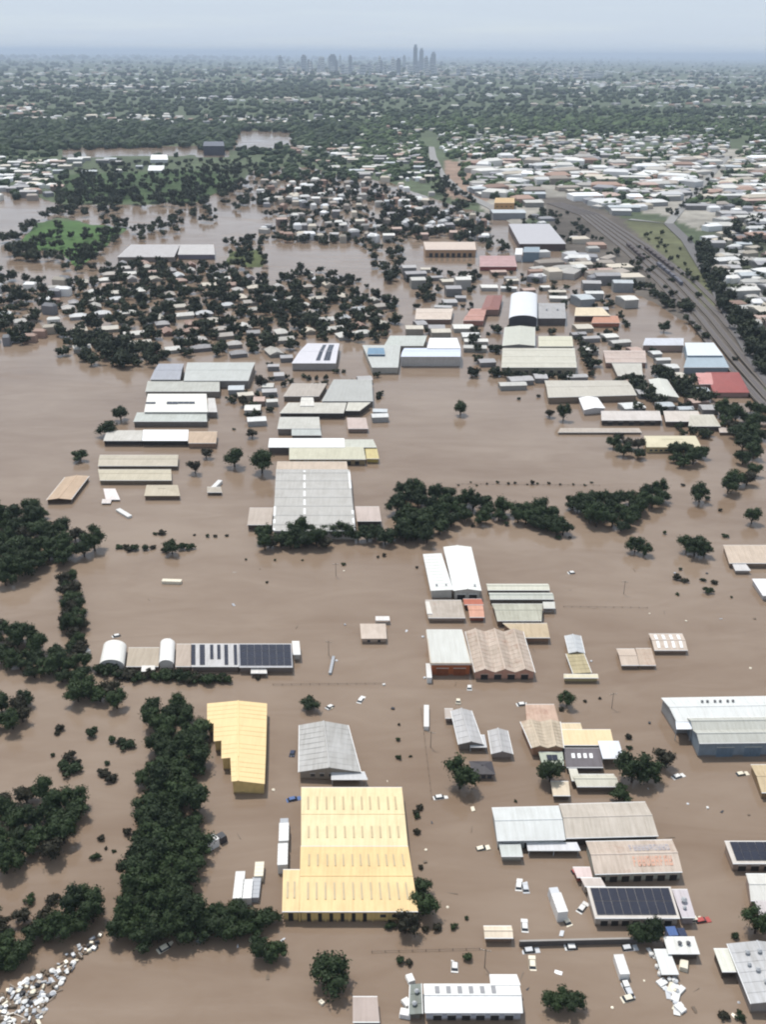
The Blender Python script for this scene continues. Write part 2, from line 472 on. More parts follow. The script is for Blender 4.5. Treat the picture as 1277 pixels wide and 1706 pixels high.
def seg_build(s, root, off):
    k = s.k
    ov = 0.35
    eu, et = min(.2, ov / s.w), min(.2, ov / s.d)
    eu = min(.25, eu + k.get('inset', 0) / s.w); et = min(.25, et + k.get('inset', 0) / s.d)
    zb = k.get('zb', -2.6)
    wallm = metal(s.wall, k.get('wdirt', 0.2), k.get('wrust', 0), mud=True) if not k.get('wm') else k['wm']
    roofm = metal(s.roof, k.get('dirt', 0.22), k.get('rust', 0), True, k.get('rough', .5))
    # walls following the roof line
    if not k.get('open'):
        mb = MB()
        us = [eu, 1 - eu]; ts = [et, 1 - et]
        brk = [q for q, _ in s.pr if 0.02 < q < .98]
        uline = [eu] + (brk if s.ax == 's' else []) + [1 - eu]
        tline = [et] + (brk if s.ax == 't' else []) + [1 - et]
        if s.hip: uline, tline = us, ts
        def wallrun(pts):
            top = [s.P(u, t, -.06) if not s.hip else s.P(u, t, -.06, False) for u, t in pts]
            bot = [Vector((p.x, p.y, zb)) for p in top]
            for i in range(len(pts) - 1): mb.face([bot[i], bot[i + 1], top[i + 1], top[i]])
        wallrun([(u, et) for u in uline]); wallrun([(1 - eu, t) for t in tline])
        wallrun([(u, 1 - et) for u in uline[::-1]]); wallrun([(eu, t) for t in tline[::-1]])
        put('wall', mb.mesh('wall', wallm, off), root)
    # roof slab
    mb = MB(); th = .16
    if s.hip:
        L, W = (s.w, s.d) if s.ax == 't' else (s.d, s.w)
        i = min(.5, .5 * W / L)
        if s.ax == 't': r0, r1 = (i, .5), (1 - i, .5); fs = [[(0, 0), (1, 0), r1, r0], [(1, 1), (0, 1), r0, r1], [(0, 1), (0, 0), r0], [(1, 0), (1, 1), r1]]
        else: r0, r1 = (.5, i), (.5, 1 - i); fs = [[(0, 0), (1, 0), r0], [(1, 1), (0, 1), r1], [(0, 1), (0, 0), r0, r1], [(1, 0), (1, 1), r1, r0]]
        for f in fs: mb.face([s.P(*q) for q in f])
        c = [(0, 0), (1, 0), (1, 1), (0, 1)]
        for a, b in zip(c, c[1:] + c[:1]): mb.face([s.P(*a, -th), s.P(*b, -th), s.P(*b), s.P(*a)])
        ridge = [(r0, r1)]
        hips = [(r0, f) for f in c[:1]]
    else:
        def Q(e, q, dz=0): return s.P(e, q, dz) if s.ax == 't' else s.P(q, e, dz)
        qs = [q for q, _ in s.pr]
        fl = s.ax == 's'
        def F(pts): mb.face(pts[::-1] if fl else pts)
        for a, b in zip(qs, qs[1:]):
            F([Q(0, a), Q(1, a), Q(1, b), Q(0, b)])
            F([Q(0, b, -th), Q(1, b, -th), Q(1, a, -th), Q(0, a, -th)])
            F([Q(0, a, -th), Q(0, a), Q(0, b), Q(0, b, -th)])
            F([Q(1, b, -th), Q(1, b), Q(1, a), Q(1, a, -th)])
        F([Q(0, 0, -th), Q(1, 0, -th), Q(1, 0), Q(0, 0)])
        F([Q(1, 1, -th), Q(0, 1, -th), Q(0, 1), Q(1, 1)])
        # standing seams down the slope
        L = s.w if s.ax == 't' else s.d
        step = k.get('seam', 2.4)
        if step and s.kind != 'a':
            n = max(2, int(L / step))
            hw = .06 / L
            for i in range(1, n):
                e = i / n
                for a, b in zip(qs, qs[1:]):
                    a2, b2 = a + .004, b - .004
                    p = [Q(e - hw, a2, .005), Q(e + hw, a2, .005), Q(e + hw, b2, .005), Q(e - hw, b2, .005)]
                    q = [v + Vector((0, 0, .06)) for v in p]
                    mb.hexa(p + q if not fl else p[::-1] + q[::-1])
        ridge = []
        for (q, h) in s.pr:
            if h > .25 and s.kind not in ('a', 'f') and 0 < q < 1:
                ridge.append(((0, q), (1, q)) if s.ax == 't' else ((q, 0), (q, 1)))
    r = put('roof', mb.mesh('roof', roofm, off), root)
    capm = metal(tuple(min(255, int(c * 1.04)) for c in s.roof), .15)
    for a, b in ridge:
        m2 = MB()
        pa, pb = s.P(*a), s.P(*b)
        d = (pb - pa).normalized(); sd = Vector((-d.y, d.x, 0)) * .28
        m2.hexa([pa - sd + Vector((0, 0, -.05)), pb - sd + Vector((0, 0, -.05)), pb + sd + Vector((0, 0, -.05)), pa + sd + Vector((0, 0, -.05)),
                 pa - sd * .5 + Vector((0, 0, .16)), pb - sd * .5 + Vector((0, 0, .16)), pb + sd * .5 + Vector((0, 0, .16)), pa + sd * .5 + Vector((0, 0, .16))])
        put('ridge_cap', m2.mesh('ridge_cap', capm, off), r)
    # gutters along the level eaves
    if k.get('gutter', True) and not s.hip and s.kind != 'a':
        for q in ((0, 1) if s.ax == 't' else (0, 1)):
            a, b = ((0, q), (1, q)) if s.ax == 't' else ((q, 0), (q, 1))
            pa, pb = s.P(*a, -.16), s.P(*b, -.16)
            d = (pb - pa).normalized(); n = Vector((-d.y, d.x, 0))
            inn = (s.P(.5, .5) - pa); sg = -1 if n.x * inn.x + n.y * inn.y > 0 else 1
            n = n * sg
            m2 = MB()
            p = [pa + n * .02, pb + n * .02, pb + n * .2, pa + n * .2]
            if sg > 0: p = p
            m2.hexa([v + Vector((0, 0, -.06)) for v in p] + [v + Vector((0, 0, .14)) for v in p])
            put('gutter', m2.mesh('gutter', k.get('gm', M_WHITE), off), r)
    # skylight sheets: rows (t0, t1, count, u0, u1)
    for row in k.get('sky', []):
        t0, t1, n, u0, u1 = row[:5]; jit = row[5] if len(row) > 5 else 0
        for i in range(n):
            u = u0 + (u1 - u0) * (i + .5) / n + rng.uniform(-jit, jit); hw = k.get('skw', .5) / s.w
            m2 = MB()
            p = [s.P(u - hw, t0, .1), s.P(u + hw, t0, .1), s.P(u + hw, t1, .1), s.P(u - hw, t1, .1)]
            m2.hexa(p + [v + Vector((0, 0, .05)) for v in p])
            put('skylight', m2.mesh('skylight', k.get('skm', M_SKYL), off), r)
    for row in k.get('skyx', []):      # sheets across a roof whose ridge runs away: (u0,u1,count,t0,t1)
        u0, u1, n, t0, t1 = row
        for i in range(n):
            t = t0 + (t1 - t0) * (i + .5) / n; hw = .5 / s.d
            m2 = MB()
            p = [s.P(u0, t - hw, .1), s.P(u1, t - hw, .1), s.P(u1, t + hw, .1), s.P(u0, t + hw, .1)]
            m2.hexa(p + [v + Vector((0, 0, .05)) for v in p])
            put('skylight', m2.mesh('skylight', k.get('skm', M_SKYL), off), r)
    # openings along the front wall: doors (u centre, width m, height below eave start, z top), on the front face
    for side, lst in (('f', k.get('doors', [])), ('l', k.get('ldoors', [])), ('r', k.get('rdoors', []))):
        for (c, wd, zt, nm) in lst:
            if side == 'f': a, b = s.P(c - wd / 2 / s.w, et, 0, False), s.P(c + wd / 2 / s.w, et, 0, False)
            elif side == 'l': a, b = s.P(eu, c + wd / 2 / s.d, 0, False), s.P(eu, c - wd / 2 / s.d, 0, False)
            else: a, b = s.P(1 - eu, c - wd / 2 / s.d, 0, False), s.P(1 - eu, c + wd / 2 / s.d, 0, False)
            d = (b - a).normalized(); n = Vector((d.y, -d.x, 0)) * .06
            z0 = -1.5 if nm == 'roller_door' else zt - 1.1
            m2 = MB()
            p = [a + n, b + n, b - n, a - n]
            m2.hexa([Vector((v.x, v.y, z0)) for v in p] + [Vector((v.x, v.y, zt)) for v in p])
            dm = M_GLASS if nm == 'window' else k.get('dm', M_DARK)
            dr = put(nm, m2.mesh(nm, dm, off), root)
            m3 = MB()
            a2, b2 = a - d * .15, b + d * .15
            p = [a2 + n * 2, b2 + n * 2, b2 - n, a2 - n]
            m3.hexa([Vector((v.x, v.y, zt)) for v in p] + [Vector((v.x, v.y, zt + .18)) for v in p])
            put('lintel', m3.mesh('lintel', capm, off), dr)
    # roof ventilators at (u, t, radius)
    for (u, t, rr) in k.get('vents', []):
        m2 = MB(); p = s.P(u, t)
        m2.tube(p, p + Vector((0, 0, rr)), rr * .6, rr * .6, 10); m2.tube(p + Vector((0, 0, rr)), p + Vector((0, 0, rr * 1.7)), rr, rr * .4, 10)
        put('roof_vent', m2.mesh('roof_vent', k.get('vm', M_GREYM), off), r)
    # solar panels, also stand-ins for dark slots and a roof hole: (u0,u1,nu,t0,t1,nt)
    for (u0, u1, nu, t0, t1, nt_) in k.get('solar', []):
        for i in range(nu):
            for j in range(nt_):
                du, dt = (u1 - u0) / nu, (t1 - t0) / nt_
                a, b = u0 + du * (i + .015), u0 + du * (i + .985); c, d = t0 + dt * (j + .015), t0 + dt * (j + .985)
                m2 = MB()
                p = [s.P(a, c, .16), s.P(b, c, .16), s.P(b, d, .16), s.P(a, d, .16)]
                m2.hexa(p + [v + Vector((0, 0, .06)) for v in p])
                pn = put('solar_panel', m2.mesh('solar_panel', M_PFRAME, off), r)
                m2 = MB(); e = .02
                a2, b2, c2, d2 = a + du * e, b - du * e, c + dt * e, d - dt * e
                m2.face([s.P(a2, c2, .228), s.P(b2, c2, .228), s.P(b2, d2, .228), s.P(a2, d2, .228)])
                m2.f[-1] = m2.f[-1]
                put('solar_cell', m2.mesh('solar_cell', M_PANEL, off), pn)
    # posts for an open roof
    if k.get('open'):
        n = max(2, int(s.w / 6) + 1)
        for i in range(n):
            for t in (.06, .94):
                u = .03 + .94 * i / (n - 1)
                p = s.P(u, t, -.1); m2 = MB()
                m2.tube((p.x, p.y, zb), p, .12, .12, 6)
                put('post', m2.mesh('post', M_GREYM, off), root)
    # pilasters on the front wall
    for c in k.get('piers', []):
        a = s.P(c, et, 0, False); m2 = MB()
        m2.box(a.x - .22, a.x + .22, a.y - .32, a.y + .02, zb, s.z - .3)
        put('pier', m2.mesh('pier', wallm, off), root)
    # parapet
    if k.get('parapet'):
        h = k['parapet']
        c = [(0, 0), (1, 0), (1, 1), (0, 1)]
        m2 = MB()
        for a, b in zip(c, c[1:] + c[:1]):
            pa, pb = s.P(*a, 0, False), s.P(*b, 0, False)
            d = (pb - pa).normalized(); nrm = Vector((d.y, -d.x, 0)) * .18
            p = [pa + nrm, pb + nrm, pb - nrm, pa - nrm]
            m2.hexa([v + Vector((0, 0, -.4)) for v in p] + [v + Vector((0, 0, h)) for v in p])
        put('parapet', m2.mesh('parapet', metal(k.get('pcol', s.wall), .2), off), root)
    return r

BUILT = []
def building(name, label, cat, segs, group=None):
    p = sum(((s.A + s.B + s.C + s.D) * .25 for s in segs), Vector()) / len(segs)
    p.z = 0
    root = empty(name, p, label, cat, group)
    rs = [seg_build(s, root, p) for s in segs]
    for s in segs: BUILT.append([s.A, s.B, s.C, s.D])
    return root, rs

YEL, YELW = (236, 203, 138), (226, 196, 132)
WHT, OFFW, GRY, LGR, TAN = (236, 237, 234), (222, 220, 214), (176, 176, 176), (196, 196, 194), (196, 182, 164)
SK = dict(skm=plain('aged_skylight', (0.42, 0.34, 0.21), .5, .3), skw=.24)
D = lambda n, wd, zt, a=.06, b=.94, nm='roller_door': [(a + (b - a) * (i + .5) / n, wd, zt, nm) for i in range(n)]

# --- foreground
building('warehouse', 'huge yellow ribbed-roof warehouse with rows of skylights, largest in the foreground', 'warehouse', [
    Seg(1409, 502, 680, 1312, 502, 670, 5.6, 't', 'g', .7, (240, 219, 174), YELW, sky=[(.12, .3, 11, .03, .97, .006), (.58, .82, 11, .03, .97, .006)], dirt=.2, **SK),  # paler than the near bay: sun on the far slope put into the roof colour
    Seg(1518, 499, 697, 1410, 501, 680.5, 5.5, 't', 'g', .7, (236, 205, 150), YELW, sky=[(.16, .4, 12, .03, .97, .004), (.66, .86, 12, .05, .97, .01)],
        doors=D(6, .9, 4.2, .03, .6) + D(3, 1.6, 3.6, .66, .96, 'window'), piers=[.0, .11, .22, .32, .42, .52, .62, .74, .86], dirt=.2, **SK),
    Seg(1518, 470, 498.6, 1453, 472, 500, 5.2, 't', 'k', 1.0, (236, 205, 150), YELW, sky=[(.3, .7, 2, .1, .9)], doors=[(.5, 1.2, 4.0, 'roller_door')], dirt=.2, **SK)])
building('warehouse', 'long yellow shed with a stepped left side, beside the dark tree belt', 'warehouse', [
    Seg(yf, x0, x1, yb, x0b, x1b, 5.8, 's', 'g', 1.2, (238, 210, 156), YELW, dirt=.1, seam=1.8, gutter=False, pr=[(0, 1.1 * (x0 - 345) / 52), ((397 - x0) / (x1 - x0), 1.1), (1, 0)], ldoors=([(.5, 2.2, 4.0, 'roller_door')] if yf in (1236, 1266) else []))
    for yf, x0, x1, yb, x0b, x1b in ((1206, 345, 444.3, 1172, 345, 445), (1236, 356, 443.6, 1206, 356, 444.3), (1266, 369, 442.6, 1236, 369, 443.6), (1306, 386, 441, 1266, 384, 442.6))])
building('shed', 'plain grey gabled shed behind the huge yellow warehouse', 'shed', [
    Seg(1286, 498, 601, 1208, 499, 580, 4.6, 's', 'g', 2.0, (186, 184, 181), (150, 140, 128), dirt=.3, rdoors=[(.3, 3, 3.2, 'roller_door')], doors=D(3, 1.2, 3.4, .15, .6, 'window')),
    Seg(1298, 552, 613, 1288, 552, 608, 3.4, 't', 'k', .5, (200, 200, 202), (120, 112, 104), open=True, dirt=.15)])
building('workshop', 'pale flat roof workshop with orange brick walls', 'workshop', [
    Seg(1106, 718, 786, 1051, 711, 770, 7.2, 't', 'k', .6, (212, 212, 206), (176, 98, 58), parapet=.35, pcol=(205, 190, 172), dirt=.15, wdirt=.3, doors=[(.3, 4, 4.2, 'roller_door'), (.72, 4, 4.2, 'roller_door')], dm=metal((150, 84, 52), .4), seam=1.8)])
building('warehouse', 'rusty pink-tan warehouse of three ridged bays, right of the orange brick workshop', 'warehouse', [
    Seg(1120, 792, 892, 1052, 776, 872, 4.6, 's', 'm3', 1.6, (200, 183, 168), (196, 150, 130), rust=.42, dirt=.35, doors=D(4, 2.4, 3.0, .05, .95), dm=M_DARK)])
building('warehouse', 'bright white warehouse of two side-by-side roofs, in the open water', 'warehouse', [
    Seg(984, 719, 755, 923, 706, 735, 5.5, 's', 'k', .5, (230, 231, 226), (200, 198, 190), dirt=.12, vents=[(.3, .12, .5), (.75, .12, .4)]),
    Seg(984, 757, 802, 911, 740, 785, 6.0, 's', 'g', .9, (238, 239, 234), (200, 198, 190), dirt=.1, doors=D(2, 3, 3.2), vents=[(.8, .08, .5)])])
building('shed', 'flat tan concrete-roofed shed just below the bright white warehouse', 'shed', [
    Seg(1029, 714, 776, 1001, 709, 769, 3.0, 't', 'k', .4, (190, 178, 166), (176, 160, 146), rust=.15, dirt=.3),
    Seg(1022, 712, 721, 1003, 709, 716, 3.5, 't', 'k', .2, (230, 224, 216), (200, 190, 180))])
building('shed', 'small terracotta-red roofed shed beside the flat tan shed', 'shed', [
    Seg(1028, 783, 808, 1008, 779, 805, 3.0, 't', 'g', .6, (214, 160, 136), (160, 84, 62), rust=.2),
    Seg(1007, 774, 806, 999, 772, 803, 3.4, 't', 'k', .4, (186, 106, 82), (140, 76, 58))])
building('shed', 'first of three stacked long roofs, narrow and cream, right of the bright white warehouse', 'shed', [
    Seg(983, 813, 917, 973, 811, 914, 3.6, 't', 'g', .8, (214, 212, 196), (120, 112, 100), dirt=.15)])
building('shed', 'second of three stacked long roofs, pale grey-green, right of the white warehouse', 'shed', [
    Seg(998, 817, 924, 988, 815, 921, 3.6, 't', 'g', .8, (196, 198, 188), (110, 104, 94), dirt=.2)])
building('shed', 'third and deepest of three stacked roofs, mottled grey-green', 'shed', [
    Seg(1034, 829, 903, 1006, 820, 905, 3.8, 't', 'g', 1.2, (188, 186, 170), (120, 100, 82), dirt=.35, doors=D(4, 1.6, 2.6)),
    Seg(1013, 906, 926, 1004, 905, 925, 3.2, 't', 'k', .3, (214, 212, 204), (100, 94, 90), open=True)])
building('shed', 'low cream-tan shed behind the three-bay rusty warehouse', 'shed', [
    Seg(1062, 868, 917, 1041, 838, 912, 3.6, 't', 'k', .8, (204, 184, 154), (150, 120, 96), rust=.2, dirt=.25)])
building('hut', 'small pale pink-tan hut alone in the open water', 'hut', [
    Seg(1064, 602, 645, 1039, 600, 643, 3.0, 't', 'h', 1.3, (206, 190, 176), (186, 168, 152), dirt=.2, doors=D(2, 1.0, 2.2, .1, .9, 'window'))])
building('carport', 'narrow white carport roof behind the small pink-tan hut', 'carport', [
    Seg(1033, 626, 650, 1028, 626, 649, 2.6, 't', 'k', .3, (232, 226, 222), (180, 170, 164), open=True)])
building('shed', 'narrow light grey shed with a low yellowed lean-to, in open water', 'shed', [
    Seg(1088, 949, 975, 1059, 942, 968, 3.6, 's', 'g', .8, (198, 200, 202), (150, 140, 128)),
    Seg(1122, 956, 986, 1089, 944, 973, 2.8, 's', 'k', .5, (192, 178, 142), (160, 146, 104), dirt=.35),
    Seg(1129, 940, 998, 1124, 940, 997, 3.0, 't', 'k', .2, (228, 218, 190), (190, 176, 130))])
building('shed', 'broken double tan roof, left of the two low roofs in open water', 'shed', [
    Seg(1108, 1036, 1066, 1081, 1028, 1058, 2.4, 't', 'g', .7, (206, 188, 172), (160, 136, 118), rust=.25),
    Seg(1108, 1066.5, 1094, 1082, 1060, 1086, 2.2, 't', 'k', .5, (196, 176, 158), (160, 136, 118), rust=.45)])
building('shed', 'striped tan and white low roof, right of the two low roofs in open water', 'shed', [
    Seg(1083, 1091, 1147, 1056, 1082, 1138, 2.6, 't', 'g', .8, (210, 194, 180), (160, 136, 118), rust=.15, sky=[(.1, .45, 4, .05, .95), (.55, .9, 4, .05, .95)], skm=M_WHITE)])
building('warehouse', 'large white and grey-blue warehouse running out of frame at the right', 'warehouse', [
    Seg(1202, 1128, 1300, 1163, 1103, 1282, 7.4, 't', 'g', 1.2, (226, 228, 226), (158, 160, 162), dirt=.15, yf2=1199, yb2=1160,
        vents=[(.34, .72, .5), (.39, .72, .5), (.46, .72, .5), (.51, .72, .5), (.58, .72, .5), (.63, .72, .5)], vm=plain('dark_vent', (.12, .12, .125))),
    Seg(1214, 1128, 1154, 1186, 1125, 1152, 7.0, 't', 'k', .3, (240, 244, 252), (150, 152, 156), open=True, dirt=.05),
    Seg(1238, 1166, 1320, 1196, 1146, 1310, 8.0, 't', 'm2', 1.5, (196, 196, 188), (134, 148, 160), yf2=1236, yb2=1194, dirt=.2, wdirt=.25, doors=[(.3, 5, 5.0, 'roller_door'), (.6, 5, 5.0, 'roller_door')], dm=metal((112, 132, 150), .3))])
building('house', 'grey gabled roof with a smaller twin, left of the tan workshop cluster', 'house', [
    Seg(1240, 765, 806, 1184, 752, 786, 3.8, 's', 'g', 1.3, (190, 188, 188), (120, 112, 106), dirt=.25),
    Seg(1196, 742, 760, 1182, 741, 755, 3.0, 't', 'k', .4, (196, 184, 176), (150, 130, 120)),
    Seg(1244, 784, 812, 1226, 780, 808, 3.0, 't', 'k', .4, (204, 204, 206), (120, 112, 106), open=True)])
building('shed', 'small grey gabled shed right of the larger grey gabled roof', 'shed', [
    Seg(1256, 820, 855, 1217, 814, 846, 3.2, 's', 'g', 1.2, (188, 186, 186), (150, 140, 134), dirt=.25)])
building('workshop', 'streaked tan workshop, tallest roof of the tree-edged cluster', 'workshop', [
    Seg(1246, 887, 940, 1202, 868, 934, 5.0, 's', 'm2', 1.0, (202, 186, 164), (170, 130, 104), rust=.3, dirt=.35, seam=1.6),
    Seg(1202, 878, 932, 1176, 876, 924, 4.4, 't', 'k', .7, (206, 176, 156), (160, 116, 92), rust=.4, dirt=.3)])
building('shop', 'cream-yellow flat roof shop with a white awning, in the tree-edged cluster', 'shop', [
    Seg(1241, 937, 1024, 1217, 934, 1018, 4.4, 't', 'k', .4, (236, 212, 170), (120, 106, 90), dirt=.15),
    Seg(1224, 933, 974, 1206, 930, 968, 4.0, 't', 'k', .3, (228, 208, 174), (150, 128, 104)),
    Seg(1263, 1005, 1041, 1236, 997, 1032, 4.6, 't', 'k', .3, (232, 236, 244), (50, 54, 64), open=True)])
building('shed', 'dark grey low roof under the cream-yellow shop', 'shed', [
    Seg(1278, 944, 1006, 1248, 940, 1000, 2.8, 't', 'k', .5, (112, 106, 110), (96, 90, 92), dirt=.3, sky=[(.45, .7, 4, .15, .8)], skm=M_WHITE)])
building('shed', 'square pale green flat roof with a dark courtyard hole, beside trees', 'shed', [
    Seg(1274, 904, 941, 1254, 898, 938, 3.0, 't', 'k', .3, (186, 192, 176), (130, 132, 116), solar=[(.28, .75, 2, .3, .75, 1)])])  # dark panels stand in for the courtyard hole, no recess is cut
building('shed', 'long pale cream roof in front of the dark grey low roof', 'shed', [
    Seg(1310, 962, 1033, 1290, 952, 1024, 3.2, 't', 'g', .8, (212, 208, 192), (120, 108, 96)),
    Seg(1300, 953, 968, 1282, 948, 962, 3.4, 't', 'k', .3, (222, 218, 204), (120, 108, 96))])
building('hut', 'tiny cream box hut below the pale green flat roof', 'hut', [
    Seg(1325, 922, 951, 1303, 918, 948, 2.8, 't', 'k', .3, (222, 206, 182), (90, 78, 66))])
building('house', 'dark charcoal roofed house beside a round dark tree', 'house', [
    Seg(1290, 788, 826, 1268, 782, 820, 3.0, 't', 'h', 1.3, (74, 70, 74), (140, 130, 124), doors=D(3, 1.2, 2.0, .1, .9, 'window'))])
building('warehouse', 'long warehouse, white left half and grey-tan right half, with a low white canopy', 'warehouse', [
    Seg(1400, 829, 943, 1346, 820, 932, 5.0, 't', 'g', 1.4, (214, 216, 214), (176, 182, 182), dirt=.18, doors=D(3, 3.4, 3.2, .05, .95), yf2=1398, yb2=1343),
    Seg(1396, 943.6, 1098, 1340, 932.6, 1076, 4.8, 't', 'g', 1.4, (200, 190, 178), (70, 62, 56), dirt=.25, yf2=1392, yb2=1336),
    Seg(1416, 880, 968, 1405, 878, 962, 3.0, 't', 'k', .3, (228, 228, 232), (120, 112, 106), open=True),
    Seg(1426, 836, 872, 1408, 832, 868, 3.2, 't', 'k', .3, (206, 210, 206), (176, 176, 166))])
root_l, rs_l = building('workshop', 'rust-stained workshop roof with faded painted letters, above the solar panelled roof', 'workshop', [
    Seg(1456, 992, 1138, 1402, 977, 1121, 4.8, 't', 'g', 1.2, (206, 190, 176), (172, 176, 166), rust=.32, dirt=.3, yf2=1452, yb2=1399, doors=D(7, 1.9, 3.0, .02, .98), zb=-2.6),
    Seg(1461, 962, 988, 1446, 955, 984, 3.2, 't', 'k', .3, (226, 206, 202), (150, 70, 58))])
building('workshop', 'workshop whose white-edged roof is covered in dark solar panels', 'workshop', [
    Seg(1529, 992, 1134, 1482, 978, 1118, 4.4, 't', 'k', .9, (216, 208, 200), (190, 178, 166), solar=[(.035, .97, 9, .08, .97, 2)], doors=D(7, 1.7, 2.6), dirt=.15),
    Seg(1476, 975, 1010, 1464, 968, 1002, 4.4, 't', 'k', .3, (212, 200, 192), (190, 178, 166)),
    Seg(1528, 1137, 1160, 1484, 1120, 1146, 4.2, 't', 'k', .5, (204, 196, 200), (160, 150, 150), vents=[(.5, .55, .8), (.4, .3, .5)])])
building('workshop', 'dark solar-covered roof with a pale rim, cut by the right frame edge', 'workshop', [
    Seg(1438, 1222, 1345, 1404, 1208, 1330, 4.4, 't', 'k', .6, (214, 206, 198), (170, 150, 136), solar=[(.06, .97, 8, .1, .96, 2)], doors=D(5, 2, 2.6))])
building('house', 'white roof with pinkish end, cut by the right frame edge', 'house', [
    Seg(1500, 1252, 1330, 1456, 1244, 1318, 4.2, 't', 'g', 1.2, (218, 216, 210), (170, 150, 140), dirt=.15),
    Seg(1532, 1268, 1330, 1502, 1258, 1325, 3.6, 't', 'k', .5, (206, 198, 198), (160, 140, 132))])
building('shed', 'tan roof at the right frame edge below the grey-blue warehouse', 'shed', [
    Seg(1320, 1270, 1330, 1274, 1252, 1312, 3.8, 't', 'g', 1.0, (204, 184, 150), (150, 124, 92), rust=.2)])
building('warehouse', 'grey spotted roof with a white annex, in the bottom right corner', 'warehouse', [
    Seg(1672, 1253, 1360, 1572, 1213, 1310, 5.0, 's', 'g', 1.2, (196, 196, 198), (150, 144, 140), dirt=.3,
        vents=[(.25, .8, .6), (.45, .8, .6), (.3, .5, .6), (.5, .55, .6), (.35, .3, .6), (.6, .3, .6), (.2, .6, .5)]),
    Seg(1618, 1204, 1228, 1582, 1190, 1214, 4.0, 't', 'k', .3, (232, 232, 220), (70, 64, 58))])
building('kiosk', 'white square roof with two dark vents, beside a submerged blue truck', 'kiosk', [
    Seg(1588, 1114, 1167, 1562, 1106, 1158, 3.6, 't', 'k', .2, (236, 236, 232), (90, 84, 80), vents=[(.45, .55, .55), (.72, .55, .55)], vm=plain('dark_vent', (.12, .12, .125)))])
building('shed', 'bright white ridged shed at the bottom edge with thin dark roof ribs', 'shed', [
    Seg(1686, 708, 872, 1640, 706, 866, 4.4, 't', 'g', 1.3, (240, 240, 238), (186, 190, 200), dirt=.1, sky=[(.55, .9, 6, .08, .78)], skm=plain('roof_rib_dark', (.25, .25, .26)), doors=D(6, 1.8, 2.4)),
    Seg(1640, 818, 868, 1626, 816, 862, 4.9, 't', 'k', .4, (238, 236, 234), (186, 186, 190), dirt=.1)])
building('hut', 'square grey-pink flat roof hut at the bottom edge', 'hut', [
    Seg(1702, 588, 633, 1662, 588, 629, 3.0, 't', 'k', .3, (176, 160, 152), (150, 132, 124), dirt=.2)])
building('hut', 'small cream block hut, left of the submerged wall', 'hut', [
    Seg(1562, 808, 856, 1543, 806, 853, 3.0, 't', 'g', .6, (232, 216, 194), (150, 124, 104))])
building('shed', 'low cluttered grey-green lean-to left of the bright white shed', 'shed', [
    Seg(1690, 682, 704, 1640, 684, 702, 3.0, 's', 'k', .4, (122, 130, 124), (110, 110, 104), dirt=.4, vents=[(.4, .3, .6), (.6, .7, .6)])])

# --- by the hedge, left
building('quonset_hut', 'wide white arched shed left of the long solar roof', 'shed', [
    Seg(1110, 165, 207, 1077, 172, 211, 2.6, 's', 'a', 3.4, (238, 236, 230), (220, 216, 210), dirt=.08)])
building('shed', 'flat tan roof between the two white arched sheds', 'shed', [
    Seg(1110, 210, 264, 1080, 214, 265, 2.4, 't', 'k', .3, (180, 166, 148), (150, 132, 116), dirt=.2)])
building('quonset_hut', 'narrow white arched shed, second of two, beside the long solar roof', 'shed', [
    Seg(1108, 264, 290, 1072, 267, 292, 2.8, 's', 'a', 2.6, (240, 238, 234), (220, 216, 210), dirt=.08)])
building('warehouse', 'long low warehouse covered in dark panels and white strips, behind the hedge', 'warehouse', [
    Seg(1110, 292, 318, 1074, 294, 318, 3.0, 't', 'k', .3, (184, 168, 154), (150, 134, 120)),
    Seg(1110, 318.5, 398, 1074, 318.5, 397, 3.8, 't', 'k', .4, (196, 194, 194), (120, 112, 108), solar=[(.0, .09, 1, .05, .95, 3), (.18, .29, 1, .05, .95, 3), (.40, .47, 1, .3, .95, 2), (.55, .62, 1, .3, .95, 2), (.70, .78, 1, .05, .95, 3), (.90, .97, 1, .05, .95, 3)]),
    Seg(1111, 398.5, 488, 1074, 397.5, 486, 4.0, 't', 'k', .4, (176, 176, 182), (120, 112, 108), solar=[(.02, .98, 7, .05, .96, 3)]),
    Seg(1090, 488.5, 501, 1069, 486.5, 499, 4.2, 't', 'k', .2, (238, 236, 234), (200, 196, 190))])
building('carport', 'small white canopy in front of the long solar roof', 'carport', [
    Seg(1121, 418, 445, 1112, 418, 444, 2.6, 't', 'k', .2, (232, 228, 224), (60, 56, 54), open=True)])
building('carport', 'white canopy half hidden by the hedge', 'carport', [
    Seg(1118, 235, 258, 1110, 236, 258, 2.4, 't', 'k', .2, (226, 222, 216), (60, 56, 54), open=True)])

